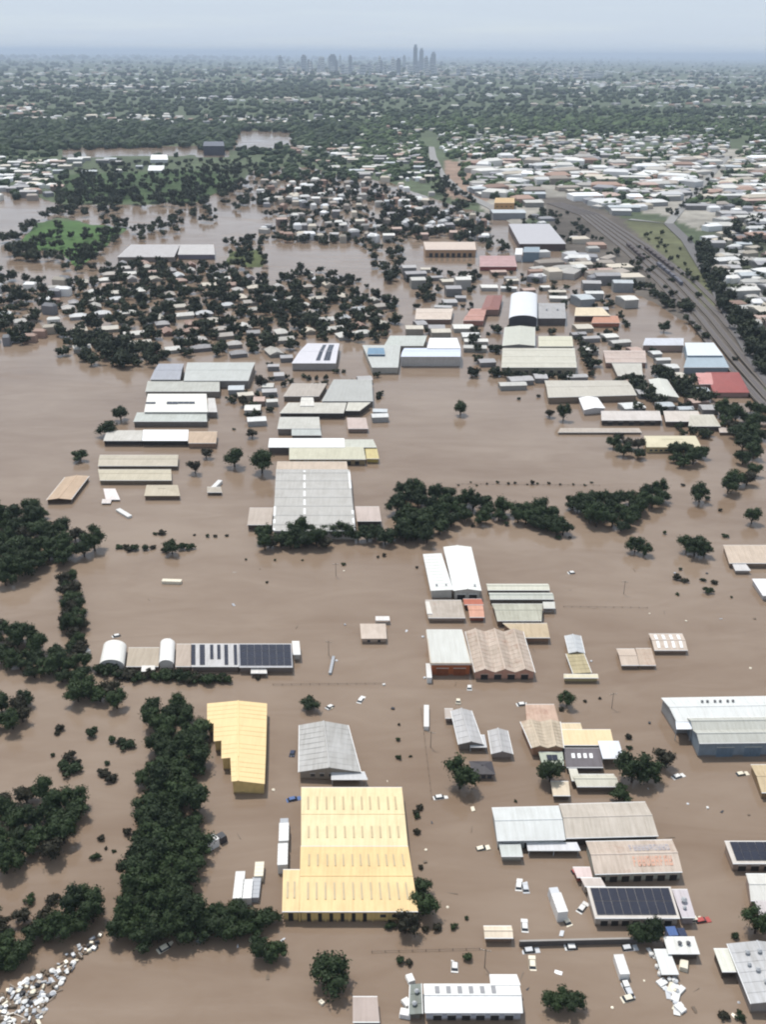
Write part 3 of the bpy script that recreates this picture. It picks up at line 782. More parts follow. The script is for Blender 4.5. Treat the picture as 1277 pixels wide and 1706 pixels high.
# --- centre, beyond the tree line
building('warehouse', 'broad grey warehouse with many cross ridges and white edges, beyond the tree line', 'warehouse', [
    Seg(884, 455, 592, 783, 460, 583, 7.0, 't', 'm7', .55, (190, 187, 182), (190, 186, 178), dirt=.2, sky=[(.0, .16, 1, .0, .02), (.2, .35, 1, 0, .02), (.0, .3, 1, .98, 1), (.65, .95, 1, .975, 1), (.02, .98, 1, .37, .40)], skm=M_WHITE, seam=3),
    Seg(782, 460, 580, 770, 462, 578, 6.4, 't', 'k', .4, (206, 188, 170), (190, 176, 160)),
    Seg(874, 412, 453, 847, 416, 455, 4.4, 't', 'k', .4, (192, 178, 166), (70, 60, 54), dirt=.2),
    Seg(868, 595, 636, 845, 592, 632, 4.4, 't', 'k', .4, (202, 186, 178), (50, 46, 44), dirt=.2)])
building('warehouse', 'long bright white roof with a cream lower roof, behind the broad grey warehouse', 'warehouse', [
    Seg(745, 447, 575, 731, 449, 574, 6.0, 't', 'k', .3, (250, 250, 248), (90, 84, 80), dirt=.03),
    Seg(765, 482, 610, 746, 482, 606, 5.0, 't', 'k', .6, (206, 202, 180), (150, 132, 98), dirt=.2, doors=D(8, 2.2, 3.4)),
    Seg(745, 575.5, 628, 733, 574.5, 622, 5.4, 't', 'k', .3, (206, 206, 194), (160, 150, 128)),
    Seg(764, 611, 632, 746, 608, 628, 4.0, 't', 'k', .3, (212, 196, 140), (190, 168, 90), rust=.3)])
building('shed', 'light grey roof directly behind the long bright white roof', 'shed', [
    Seg(714, 462, 534, 696, 466, 532, 5.4, 't', 'k', .5, (202, 200, 192), (140, 130, 122)),
    Seg(725, 486, 536, 716, 486, 534, 4.6, 't', 'k', .3, (190, 194, 190), (100, 96, 92))])
building('shed', 'small pinkish roof right of the light grey roof', 'shed', [
    Seg(714, 580, 614, 697, 578, 610, 3.8, 't', 'k', .4, (204, 186, 178), (150, 130, 120), rust=.15)])
building('warehouse', 'sprawling pale grey roofs with a dark front eave, centre of the industrial estate', 'warehouse', [
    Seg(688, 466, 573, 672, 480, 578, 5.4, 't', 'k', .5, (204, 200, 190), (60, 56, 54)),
    Seg(668, 536, 622, 634, 556, 620, 5.8, 't', 'k', .8, (182, 182, 178), (120, 114, 108), dirt=.15),
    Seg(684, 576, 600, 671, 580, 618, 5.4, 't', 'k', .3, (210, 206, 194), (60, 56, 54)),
    Seg(660, 472, 532, 640, 486, 545, 4.8, 't', 'k', .5, (186, 176, 166), (130, 120, 110)),
    Seg(676, 500, 524, 662, 502, 522, 6.4, 't', 'g', .8, (226, 222, 214), (140, 130, 120))])
building('warehouse', 'white-lilac roofed warehouse with dark panels at its right end', 'warehouse', [
    Seg(605, 486, 560, 572, 512, 566, 6.0, 't', 'g', 1.4, (216, 214, 220), (170, 164, 160), solar=[(.52, .62, 1, .1, .9, 2), (.7, .85, 2, .1, .9, 2)], dirt=.1)])
building('warehouse', 'pale grey roof carrying a blue tank, left of the white-blue hall', 'warehouse', [
    Seg(612, 620, 664, 576, 604, 668, 5.4, 't', 'k', .5, (196, 198, 194), (180, 176, 168), dirt=.15),
    Seg(590, 612, 642, 580, 614, 640, 7.4, 't', 'k', .3, (120, 152, 178), (84, 116, 146))])
building('hall', 'tall white hall with a blue tinted roof facing the open water', 'hall', [
    Seg(594, 668, 768, 580, 674, 768, 8.5, 't', 'g', 1.2, (216, 224, 240), (198, 194, 190), dirt=.06),
    Seg(580, 712, 768, 564, 716, 762, 9.5, 't', 'k', .5, (246, 247, 250), (200, 198, 196), dirt=.05)])
building('shed', 'pale flat roof behind the tall white hall', 'shed', [
    Seg(576, 640, 706, 560, 650, 712, 5.0, 't', 'k', .4, (198, 202, 196), (150, 144, 136))])

# --- left, industrial
building('warehouse', 'pale grey double warehouse at the top of the left estate', 'warehouse', [
    Seg(632, 250, 300, 606, 264, 306, 6.5, 't', 'g', 1.0, (168, 170, 178), (120, 118, 120), dirt=.15),
    Seg(634, 306, 414, 604, 312, 425, 6.0, 't', 'g', 1.0, (194, 196, 192), (140, 136, 132), dirt=.15),
    Seg(652, 242, 366, 636, 246, 366, 6.0, 't', 'k', .5, (190, 190, 182), (140, 134, 126))])
building('warehouse', 'bright white flat building with black window slots, left estate', 'warehouse', [
    Seg(686, 240, 346, 657, 246, 344, 7.0, 't', 'k', .4, (236, 234, 226), (206, 204, 196), dirt=.06, solar=[(.0, .16, 2, .42, .52, 1), (.34, .52, 2, .40, .54, 1), (.52, .80, 3, .42, .54, 1)]),  # dark panels on the roof stand in for the window slots
    Seg(702, 222, 345, 688, 228, 344, 5.0, 't', 'k', .3, (196, 200, 194), (120, 116, 112)),
    Seg(686, 346.5, 362, 664, 346, 358, 5.6, 't', 'k', .3, (214, 210, 206), (130, 124, 120))])
building('warehouse', 'long low building, white in the middle and brown at its right end, dark front', 'warehouse', [
    Seg(734, 172, 236, 718, 178, 238, 4.6, 't', 'k', .4, (206, 202, 194), (44, 42, 44)),  # near-black wall colours here hold the shade below the front roof edges
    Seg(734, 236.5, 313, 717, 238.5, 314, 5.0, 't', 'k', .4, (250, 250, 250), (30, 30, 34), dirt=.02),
    Seg(738, 313.5, 360, 720, 314.5, 362, 4.4, 't', 'k', .5, (196, 172, 148), (160, 130, 108), rust=.15)])
building('shed', 'upper of two long beige low roofs at the left', 'shed', [
    Seg(776, 163, 296, 758, 166, 297, 3.4, 't', 'g', .9, (196, 186, 168), (110, 98, 84), dirt=.2)])
building('shed', 'lower of two long beige low roofs at the left', 'shed', [
    Seg(800, 166, 286, 782, 163, 285, 3.4, 't', 'g', .9, (200, 190, 168), (130, 116, 96), dirt=.2)])
building('shed', 'rotated tan roof by itself at the left shore, next to big trees', 'shed', [
    Seg(833, 77, 118, 795, 108, 148, 3.2, 's', 'g', .9, (200, 174, 148), (70, 56, 46), dirt=.2, yf2=832, yb2=793)])
building('house', 'small tan house below the two long beige roofs', 'house', [
    Seg(826, 240, 300, 808, 244, 296, 3.2, 't', 'h', 1.2, (194, 182, 160), (110, 92, 76), dirt=.2)])
building('shed', 'half drowned white roof slab, left of a smaller floating strip', 'shed', [
    Seg(832, 176, 200, 815, 172, 192, 1.4, 't', 'k', .3, (238, 228, 226), (200, 190, 186)),
    Seg(838, 169, 184, 832, 170, 186, 1.2, 't', 'k', .1, (226, 216, 212), (190, 180, 176))])
building('shed', 'tiny dark-fronted shed by the brown channel, left estate', 'shed', [
    Seg(820, 345, 370, 812, 345, 368, 2.4, 't', 'k', .3, (184, 174, 160), (60, 48, 40))])

# --- right, industrial
building('warehouse', 'long pale grey-tan gabled warehouse, nearest of the right estate rows', 'warehouse', [
    Seg(662, 914, 1062, 634, 908, 1046, 6.0, 't', 'g', 1.4, (200, 194, 182), (140, 124, 108), dirt=.15, yf2=658)])
building('shed', 'bright white tilted shed in front of the long grey-tan warehouse', 'shed', [
    Seg(683, 974, 1009, 662, 965, 996, 5.0, 's', 'g', 1.0, (246, 244, 242), (210, 206, 204), dirt=.03, yf2=680)])
building('shed', 'long pinkish-white roof with dark doorways, left of two in the right estate', 'shed', [
    Seg(700, 1003, 1104, 686, 1002, 1100, 4.6, 't', 'k', .6, (216, 208, 202), (70, 62, 58), doors=D(5, 2.6, 3))])
building('shed', 'long pinkish-white roof with a grey right end, right of two in the right estate', 'shed', [
    Seg(702, 1110, 1172, 686, 1106, 1164, 4.6, 't', 'k', .6, (214, 204, 194), (90, 78, 70)),
    Seg(710, 1148, 1202, 692, 1150, 1190, 4.4, 't', 'k', .6, (204, 198, 184), (90, 84, 80))])
building('house', 'pale yellow building wrapped by dark trees, right estate shore', 'house', [
    Seg(745, 1078, 1170, 726, 1074, 1160, 5.0, 't', 'h', 1.6, (218, 208, 178), (206, 188, 140), dirt=.12, doors=D(5, 1.6, 3, .05, .5, 'window'))])
building('shed', 'small white gabled roof between trees, right estate', 'shed', [
    Seg(662, 1094, 1132, 632, 1082, 1112, 4.6, 's', 'g', 1.2, (220, 220, 212), (150, 146, 136), dirt=.08)])
building('shed', 'low pink strip roof at the far right shore', 'shed', [
    Seg(720, 1200, 1236, 713, 1198, 1228, 2.6, 't', 'k', .3, (206, 192, 182), (160, 140, 128))])
building('shed', 'long low strip roof at the water edge below the pinkish-white roofs', 'shed', [
    Seg(720, 930, 1070, 714, 934, 1066, 2.0, 't', 'k', .2, (190, 178, 166), (160, 144, 130))])
building('shop', 'bright red roofed shop beside the highway', 'shop', [
    Seg(654, 1190, 1250, 620, 1176, 1232, 5.0, 't', 'h', 2.6, (160, 84, 78), (160, 130, 124), dirt=.2),
    Seg(640, 1166, 1190, 622, 1160, 1186, 4.2, 't', 'k', .4, (216, 156, 150), (160, 130, 124))])
building('warehouse', 'white and light blue warehouse beside the highway', 'warehouse', [
    Seg(592, 1146, 1206, 572, 1142, 1190, 8.0, 't', 'k', .6, (222, 228, 232), (150, 172, 188), dirt=.06),
    Seg(612, 1140, 1216, 594, 1146, 1206, 6.0, 't', 'k', .6, (168, 182, 192), (130, 142, 152), dirt=.12),
    Seg(575, 1072, 1140, 564, 1076, 1140, 6.0, 't', 'k', .4, (212, 214, 222), (170, 150, 140))])
building('shed', 'pinkish patched roofs between two tree rows, right estate', 'shed', [
    Seg(604, 1010, 1078, 584, 1006, 1076, 4.4, 't', 'm2', .7, (204, 186, 176), (160, 130, 118), rust=.3),
    Seg(626, 1030, 1072, 606, 1020, 1070, 4.2, 't', 'k', .4, (200, 196, 186), (120, 112, 104))])
building('warehouse', 'large cream multi-roofed block left of a flooded street', 'warehouse', [
    Seg(612, 836, 962, 580, 838, 958, 6.0, 't', 'm3', .7, (206, 202, 188), (150, 146, 130), dirt=.15, doors=D(8, 2.4, 3.6)),
    Seg(576, 838, 892, 545, 842, 892, 7.0, 's', 'g', 1.4, (208, 208, 196), (130, 126, 124), dirt=.12),
    Seg(577, 898, 956, 560, 898, 954, 6.0, 't', 'g', .8, (212, 208, 186), (150, 146, 120), dirt=.12)])
building('hall', 'white barrel-roofed hall with a dark arched front', 'hall', [
    Seg(532, 848, 896, 492, 852, 896, 7.0, 's', 'a', 4.0, (226, 228, 232), (66, 68, 76), dirt=.08),
    Seg(530, 898, 944, 506, 898, 942, 7.0, 't', 'k', .6, (176, 174, 174), (96, 90, 90), dirt=.25, vents=[(.3, .5, 1), (.7, .5, 1)])])
building('shed', 'bright orange-sided shed with a cream roof', 'shed', [
    Seg(526, 958, 1018, 513, 960, 1004, 5.6, 't', 'k', .5, (232, 214, 184), (90, 60, 50)),
    Seg(538, 986, 1034, 527, 990, 1030, 4.2, 't', 'k', .6, (196, 142, 116), (170, 108, 84), rust=.1)])
building('shop', 'rust-red tiled roof building with pale patches, centre right', 'shop', [
    Seg(516, 802, 832, 492, 812, 838, 6.0, 's', 'h', 2.2, (150, 100, 90), (150, 120, 110), dirt=.2),
    Seg(534, 772, 806, 514, 786, 812, 5.4, 't', 'm2', 1.0, (196, 148, 134), (170, 120, 108), rust=.3)])
building('shed', 'cream and tan roof near the rust-red tiled building', 'shed', [
    Seg(532, 692, 752, 514, 694, 756, 4.6, 't', 'g', 1.2, (220, 204, 190), (130, 104, 92), rust=.2)])
building('warehouse', 'wide tan building with an orange-brown pillared front', 'warehouse', [
    Seg(416, 709, 794, 404, 706, 792, 9.0, 't', 'k', .8, (214, 196, 182), (186, 150, 116), dirt=.15, doors=D(8, 3.4, 5), wrust=.3)])
building('shop', 'low red-pink shop row right of the wide tan building', 'shop', [
    Seg(444, 800, 862, 426, 800, 858, 5.0, 't', 'm3', .8, (194, 158, 156), (150, 80, 76), rust=.3)])
building('warehouse', 'large light grey roofed store above a blue-grey block', 'warehouse', [
    Seg(406, 866, 944, 374, 848, 916, 9.0, 't', 'k', 1.0, (192, 190, 194), (90, 74, 72), dirt=.12)])
building('hall', 'blue-grey block with a bright white left edge', 'hall', [
    Seg(420, 872, 900, 412, 874, 900, 12, 't', 'k', .4, (150, 164, 174), (124, 144, 158), dirt=.12),
    Seg(424, 859, 871, 414, 860, 872, 9, 't', 'k', .4, (240, 240, 240), (236, 236, 236), dirt=.05)])
building('building', 'square ochre-yellow block among the grey sheds', 'building', [
    Seg(338, 824, 858, 330, 826, 858, 14, 't', 'k', .5, (214, 180, 128), (206, 160, 104), dirt=.15, doors=D(4, 2.2, 9, .05, .95, 'window'))])
building('shed', 'tan roofs with white edge at the right frame edge, open water', 'shed', [
    Seg(938, 1216, 1300, 910, 1206, 1290, 3.4, 't', 'k', .6, (206, 188, 170), (150, 130, 112), rust=.2),
    Seg(950, 1226, 1252, 938, 1220, 1242, 2.6, 't', 'k', .3, (216, 212, 210), (170, 160, 152))])
building('shed', 'bright white roof corner poking in at the right frame edge', 'shed', [
    Seg(992, 1272, 1320, 966, 1254, 1300, 3.4, 't', 'k', .5, (238, 236, 238), (200, 196, 196), dirt=.05)])
building('warehouse', 'pale grey-white roof complex at the far left, behind the houses', 'warehouse', [
    Seg(428, 195, 290, 408, 218, 300, 6, 't', 'k', .6, (192, 188, 188), (140, 132, 126)),
    Seg(424, 296, 358, 408, 300, 356, 6, 't', 'k', .5, (198, 194, 192), (120, 116, 130))])
building('building', 'dark slate tower block on the far left shore', 'building', [
    Seg(243, 338, 374, 236, 340, 372, 22, 't', 'k', .6, (96, 98, 110), (70, 72, 84))])
building('building', 'bright white stepped block below the brown channel, far left', 'building', [
    Seg(266, 250, 280, 258, 252, 278, 9, 't', 'k', .5, (250, 250, 250), (220, 220, 220), dirt=.02),
    Seg(284, 246, 272, 276, 248, 274, 6, 't', 'k', .5, (244, 244, 244), (220, 220, 220), dirt=.02)])

# faded roof lettering (too worn to read): short painted strokes
seg = Seg(1456, 992, 1138, 1402, 977, 1121, 4.8, 't', 'g', 1.2, GRY, GRY, yf2=1452, yb2=1399)
off = root_l.location
M_BLUEP = plain('faded_blue_paint', (.34, .32, .34), .6, .3, .3, 2); M_REDP = plain('faded_red_paint', (.52, .30, .22), .6, .3, .3, 2)
for row, (t0, t1, u0, u1, n, mt_) in enumerate(((.60, .82, .46, .93, 10, M_BLUEP), (.16, .42, .46, .92, 9, M_REDP))):
    for i in range(n):
        ua = u0 + (u1 - u0) * (i + .12) / n; ub = u0 + (u1 - u0) * (i + .88) / n
        mb = MB()
        def bar(a, b, c, d):
            p = [seg.P(a, c, .11), seg.P(b, c, .11), seg.P(b, d, .11), seg.P(a, d, .11)]
            mb.hexa(p + [v + Vector((0, 0, .012)) for v in p])
        sw = (ub - ua) * .3; st = (t1 - t0) * .2
        bar(ua, ua + sw, t0, t1)
        if rng.random() < .7: bar(ub - sw, ub, t0, t1)
        for tt in rng.sample([t0, (t0 + t1 - st) / 2, t1 - st], 2): bar(ua + sw, ub - (sw if rng.random() < .5 else 0), tt, tt + st)
        put('painted_letter', mb.mesh('painted_letter', mt_, off), rs_l[0])

# ------------------------------------------------------------------ trees
def crown_mesh(name, seed, nleaf, leaf, mat, tall=.78, lobes=9, core=True):
    r = random.Random(seed)
    mb = MB()
    L = [((0, 0, 0), .52)]
    for i in range(lobes):
        a = r.uniform(0, 6.283); e = r.uniform(-.5, 1.1); d = r.uniform(.36, .78)
        L.append(((d * math.cos(a) * math.cos(e), d * math.sin(a) * math.cos(e), d * math.sin(e)), r.uniform(.2, .42)))
    cz = tall * 1.02
    if core:
        for (c, q) in L:                       # solid core added to block light, so the crown looks dense
            n, k = 7, 4
            q2 = q * .74
            ring = []
            for j in range(1, k):
                th = math.pi * j / k
                ring.append([(c[0] + q2 * math.sin(th) * math.cos(6.283 * i / n + j) * r.uniform(.85, 1.1), c[1] + q2 * math.sin(th) * math.sin(6.283 * i / n + j) * r.uniform(.85, 1.1), (c[2] + q2 * math.cos(th)) * tall + cz) for i in range(n)])
            top = (c[0], c[1], (c[2] + q2) * tall + cz); bot = (c[0], c[1], (c[2] - q2) * tall + cz)
            for i in range(n):
                i2 = (i + 1) % n
                mb.face([top, ring[0][i], ring[0][i2]])
                for a, b in zip(ring, ring[1:]): mb.face([a[i], b[i], b[i2], a[i2]])
                mb.face([ring[-1][i], bot, ring[-1][i2]])
    tot = sum(q * q for _, q in L)
    for (c, q) in L:
        for _ in range(int(nleaf * q * q / tot)):
            v = Vector((r.gauss(0, 1), r.gauss(0, 1), r.gauss(.15, 1))).normalized()
            p = Vector(c) + v * q * (r.uniform(.76, 1.15) if r.random() < .85 else r.uniform(1.1, 1.45))
            if any((p - Vector(c2)).length < q2 * .7 for c2, q2 in L if c2 is not c): continue
            p = Vector((p.x, p.y, p.z * tall + cz))
            nrm = (v + Vector((r.gauss(0, .45), r.gauss(0, .45), r.gauss(0, .45)))).normalized()
            u = nrm.orthogonal().normalized(); u = (Matrix.Rotation(r.uniform(0, 6.28), 3, nrm) @ u); w_ = nrm.cross(u)
            s1, s2 = leaf * r.uniform(.6, 1.3), leaf * r.uniform(.5, 1.0)
            mb.face([p - u * s1, p - w_ * s2 * .8 + u * s1 * .2, p + u * s1, p + w_ * s2])
    return mb.mesh(name, mat)

def trunk_mesh(seed):
    r = random.Random(seed); mb = MB()
    mb.tube((0, 0, -.6), (0, 0, .35), .085, .06, 7)
    for i in range(4):
        a = 6.283 * i / 4 + r.uniform(-.5, .5)
        mb.tube((0, 0, .25), (.45 * math.cos(a), .45 * math.sin(a), .9 + r.uniform(-.2, .2)), .05, .02, 5)
    mb.tube((0, 0, .33), (0.05, 0.02, 1.2), .055, .02, 5)
    return mb.mesh('trunk', M_BARK)

CROWNS = [crown_mesh('crown', 100 + i, 1300, .075, M_LEAF, .70 + .14 * (i % 3), 10 + i % 5) for i in range(9)]
CROWNS2 = [crown_mesh('crown', 200 + i, 800, .08, M_LEAF2, .7 + .1 * (i % 2), 8) for i in range(3)]
SHRUBS = [crown_mesh('foliage', 300 + i, 420, .12, M_LEAF if i % 2 else M_LEAF2, .5, 6) for i in range(4)]
TRUNKS = [trunk_mesh(i) for i in range(3)]
NTREE = [0]
def tree(x, y, r, label, group=None, var=None, dull=False, zbase=0.0):
    h = .8 * r
    p = at(x, y, h + zbase); p.z = zbase
    t = empty('tree', p, label, 'tree', group)
    t.rotation_euler.z = rng.uniform(0, 6.28)
    t.scale = (r, r, r * rng.uniform(.85, 1.15))
    put('trunk', rng.choice(TRUNKS), t)
    put('crown', rng.choice(CROWNS2 if dull else CROWNS), t)
    NTREE[0] += 1
    return t
def shrub(x, y, r, label, group=None):
    p = at(x, y, .3 * r); p.z = -.12 * r
    me = rng.choice(SHRUBS)
    o = put('shrub', me, None, p)
    o.scale = (r, r * rng.uniform(.7, 1), r * rng.uniform(.8, 1.1)); o.rotation_euler.z = rng.uniform(0, 6.28)
    return tag(o, label, 'shrub', group)

def scatter(poly, n, mind):
    xs = [p[0] for p in poly]; ys = [p[1] for p in poly]
    out = []
    tries = 0
    while len(out) < n and tries < n * 60:
        tries += 1
        x, y = rng.uniform(min(xs), max(xs)), rng.uniform(min(ys), max(ys))
        if inpoly(x, y, poly) and all((x - a) ** 2 + ((y - b) * 1.3) ** 2 > mind * mind for a, b in out): out.append((x, y))
    return out

def belt(poly, n, mind, r0, r1, text, group, dull=0.0, cols=3, end='far end'):
    """trees of one belt, each named by its side of the belt and its order along it"""
    pts = sorted(scatter(poly, n, mind), key=lambda p: p[1])
    xs = [p[0] for p in poly]; ys = [p[1] for p in poly]
    wide = (max(xs) - min(xs)) > 1.6 * (max(ys) - min(ys))
    bins = {}
    for x, y in pts:
        if wide:
            lo, hi = min(q[1] for q in pts), max(q[1] for q in pts) + .01
            b = 0 if cols == 1 else int(2 * (y - lo) / (hi - lo)); side = '' if cols == 1 else ('back row of ', 'front row of ')[b]
        else:
            near = [q[0] for q in pts if abs(q[1] - y) < 60]
            lo, hi = min(near), max(near) + .01
            side = '' if cols == 1 else ('left side of ', 'middle of ', 'right side of ')[int(3 * (x - lo) / (hi - lo))]
        bins.setdefault(side, []).append((x, y))
    for side, lst in bins.items():
        lst.sort(key=lambda p: p[0] if wide else p[1])
        for i, (x, y) in enumerate(lst):
            lb = '%s tree from %s, %s%s' % (ORD[i + 1], 'left' if wide else 'far end', side, text)
            tree(x, y, rng.uniform(r0, r1), lb, group, dull=rng.random() < dull)

belt([(234, 1178), (300, 1172), (336, 1215), (322, 1300), (330, 1420), (308, 1500), (318, 1548), (270, 1560), (192, 1552), (198, 1505), (228, 1440), (246, 1330), (238, 1290), (262, 1230)],
     74, 21, 3.2, 5.2, 'thick dark belt left of yellow sheds', 'trees of the thick belt beside the yellow sheds')
belt([(330, 1515), (400, 1508), (452, 1525), (448, 1548), (380, 1550), (325, 1545)], 11, 18, 2.8, 4.0, 'short dark spur running right from the belt', 'trees of the spur', cols=1)
belt([(2, 1330), (60, 1310), (140, 1318), (150, 1345), (112, 1385), (100, 1410), (50, 1425), (0, 1465)], 20, 23, 3.2, 4.8, 'dark clump at left edge', 'trees of the left edge clump', .2)
belt([(-20, 1520), (30, 1500), (60, 1535), (110, 1505), (160, 1490), (155, 1530), (110, 1560), (40, 1600), (-20, 1620)], 17, 22, 2.8, 4.2, 'clump above the debris raft', 'trees above the debris raft', .2)
belt([(-10, 1035), (40, 1052), (110, 1098), (150, 1125), (200, 1160), (192, 1176), (140, 1160), (60, 1120), (-10, 1095)], 26, 17, 3.2, 4.8, 'diagonal hedge belt at left', 'trees of the diagonal belt', .1)
belt([(107, 950), (124, 950), (132, 1010), (134, 1055), (140, 1104), (122, 1098), (112, 1060), (106, 1000)], 26, 7, 3.0, 4.2, 'straight row across open water', 'trees of the straight row', .4, cols=1)
belt([(-10, 1165), (20, 1170), (48, 1160), (52, 1182), (20, 1205), (-10, 1205)], 6, 18, 3.2, 4.2, 'small clump at left edge', 'trees of the small left clump', .3, cols=1)
belt([(-10, 845), (70, 842), (80, 880), (135, 876), (174, 905), (165, 915), (60, 935), (-10, 972)], 32, 18, 4.2, 6.2, 'big grove on left shore', 'trees of the big left grove', .1)
belt([(660, 806), (735, 814), (770, 828), (845, 834), (842, 858), (770, 862), (722, 884), (680, 886), (662, 850)], 32, 14, 4.2, 5.6, 'dark grove right of broad grey warehouse', 'trees of the middle grove')
belt([(432, 890), (520, 878), (600, 884), (716, 884), (714, 898), (600, 895), (500, 905), (440, 908)], 26, 11, 3.4, 5.0, 'row along broad grey warehouse front', 'trees along the grey warehouse', .2, cols=1)
belt([(860, 842), (900, 838), (948, 874), (940, 886), (900, 872), (862, 860)], 14, 12, 3.8, 5.0, 'small dark grove mid right', 'trees of the small middle grove', cols=1)
belt([(955, 832), (1010, 828), (1100, 810), (1114, 824), (1060, 856), (1030, 880), (1000, 866), (956, 850)], 28, 12, 3.8, 5.2, 'grove right of centre', 'trees of the right centre grove')
belt([(1184, 668), (1225, 676), (1262, 670), (1285, 690), (1262, 740), (1258, 800), (1210, 812), (1216, 790), (1240, 782), (1235, 725), (1196, 690)], 24, 14, 4.2, 6.0, 'tall grove at right edge', 'trees of the right edge grove', .1)
belt([(1112, 752), (1150, 744), (1180, 754), (1170, 772), (1118, 770)], 6, 14, 4.4, 5.4, 'clump hiding the pale yellow house', 'trees at the yellow house', cols=1)
belt([(1008, 724), (1040, 722), (1076, 735), (1070, 755), (1040, 750), (1010, 745)], 6, 15, 4.0, 5.2, 'clump left of pale yellow house', 'trees left of the yellow house', .2, cols=1)
SINGLE = [(545, 1618, 4.6, 'big round dark tree standing alone in brown water, bottom centre'), (768, 680, 4.2, 'lone dark tree in the wide flooded field right of centre'),
    (200, 688, 4.6, 'upper of two round dark trees left of the white estate buildings'), (176, 710, 5.2, 'lower of two round dark trees left of the white estate buildings'),
    (132, 755, 4.2, 'lone dark tree in open water, far left'), (390, 763, 4.8, 'grey-green round tree between the two estates'), (436, 770, 6.0, 'large dark tree left of the broad grey warehouse'),
    (518, 1168, 3.0, 'small dark tree standing behind the plain grey shed'), (436, 635, 5.0, 'dull brown tree right of the pale grey double warehouse'), (940, 690, 4.0, 'dark tree near the bright white tilted shed'),
    (917, 686, 3.4, 'dull small tree left of the tilted white shed'), (767, 1296, 4.0, 'round dark tree beside the charcoal roofed house'), (918, 1286, 3.6, 'dark tree under the pale green flat roof'),
    (1056, 1283, 4.4, 'broad dark tree right of the cream-yellow shop, left half'), (1082, 1286, 3.8, 'broad dark tree right of the cream-yellow shop, right half'), (1034, 1318, 3.0, 'low dark tree below the broad dark pair'),
    (1111, 1263, 3.4, 'lone olive tree below the white right-hand warehouse'), (946, 1166, 2.4, 'small green tree behind the tan workshop cluster'), (1160, 910, 4.6, 'dense oval tree alone in open water at right, left half'),
    (1176, 914, 3.8, 'dense oval tree alone in open water at right, right half'), (1146, 908, 3.6, 'small dark tree leaning on the dense oval tree'), (1168, 822, 4.6, 'dark tree on the bank below the right edge grove'),
    (1255, 860, 3.8, 'small dark tree near the right frame edge, open water'), (1060, 908, 3.4, 'dark low tree trailing below the right centre grove'), (1075, 915, 3.0, 'second dark low tree trailing below the right centre grove'),
    (706, 1508, 3.4, 'dark tree against the right corner of the huge yellow warehouse'), (700, 1476, 2.8, 'small dark tree at the right wall of the huge yellow warehouse'), (676, 1540, 3.0, 'scraggly dark tree in front of the huge yellow warehouse'),
    (434, 1580, 2.8, 'left small palm-like tree below the dark spur'), (460, 1580, 2.8, 'right small palm-like tree below the dark spur'), (930, 1665, 2.8, 'left of two dark bushes in brown water, bottom right'),
    (956, 1668, 2.6, 'right of two dark bushes in brown water, bottom right'), (1108, 545, 4.0, 'dark tree before the railway embankment'), (1086, 1553, 2.6, 'right dark tree behind the submerged wall'), (1064, 1554, 2.7, 'left dark tree behind the submerged wall'),
    (325, 778, 3.6, 'dull tree by the small dark-fronted shed'), (343, 754, 3.2, 'dull low tree above the small dark-fronted shed'), (286, 910, 3.6, 'taller green tree in the low hedge left of centre'),
    (1262, 1540, 3.0, 'dark tree above the bottom right warehouse'), (420, 720, 3.4, 'dull tree right of the brown-ended long building'), (405, 668, 3.6, 'dull tree right of the black-slotted white building')]
for x, y, r, lb in SINGLE: tree(x, y, r * 1.22, lb, None, dull=('dull' in lb or 'olive' in lb or 'scraggly' in lb))

def hedge(pts, n, r, text, group):
    for i in range(n):
        q = (i + .5) / n * (len(pts) - 1); k = int(q); f = q - k
        x = pts[k][0] * (1 - f) + pts[k + 1][0] * f; y = pts[k][1] * (1 - f) + pts[k + 1][1] * f
        shrub(x + rng.uniform(-4, 4), y + rng.uniform(-3, 3), r * rng.uniform(.75, 1.25), '%s bush from the left in the %s' % (ORD[i + 1], text), group)
hedge([(165, 1116), (230, 1126), (310, 1128), (382, 1132)], 30, 3.3, 'hedge below the white arched sheds', 'bushes of the hedge below the arched sheds')
hedge([(190, 912), (240, 914), (330, 912)], 9, 2.6, 'low dark hedge left of centre', 'bushes of the low hedge')
hedge([(318, 891), (384, 891)], 4, 1.2, 'dotted row left of centre', 'bushes of the dotted row')
hedge([(640, 1545), (700, 1545), (765, 1545)], 6, 1.6, 'low hedge before the huge yellow warehouse', 'bushes before the yellow warehouse')
hedge([(700, 1340), (690, 1362), (704, 1470)], 4, 1.5, 'row right of the yellow warehouse', 'bushes right of the yellow warehouse')
hedge([(758, 806), (870, 806), (1000, 806)], 14, 1.1, 'fence line across the flooded field', 'bushes along the drowned fence line')
hedge([(650, 895), (712, 890)], 5, 2.2, 'hedge right of the broad grey warehouse', 'bushes right of the grey warehouse')
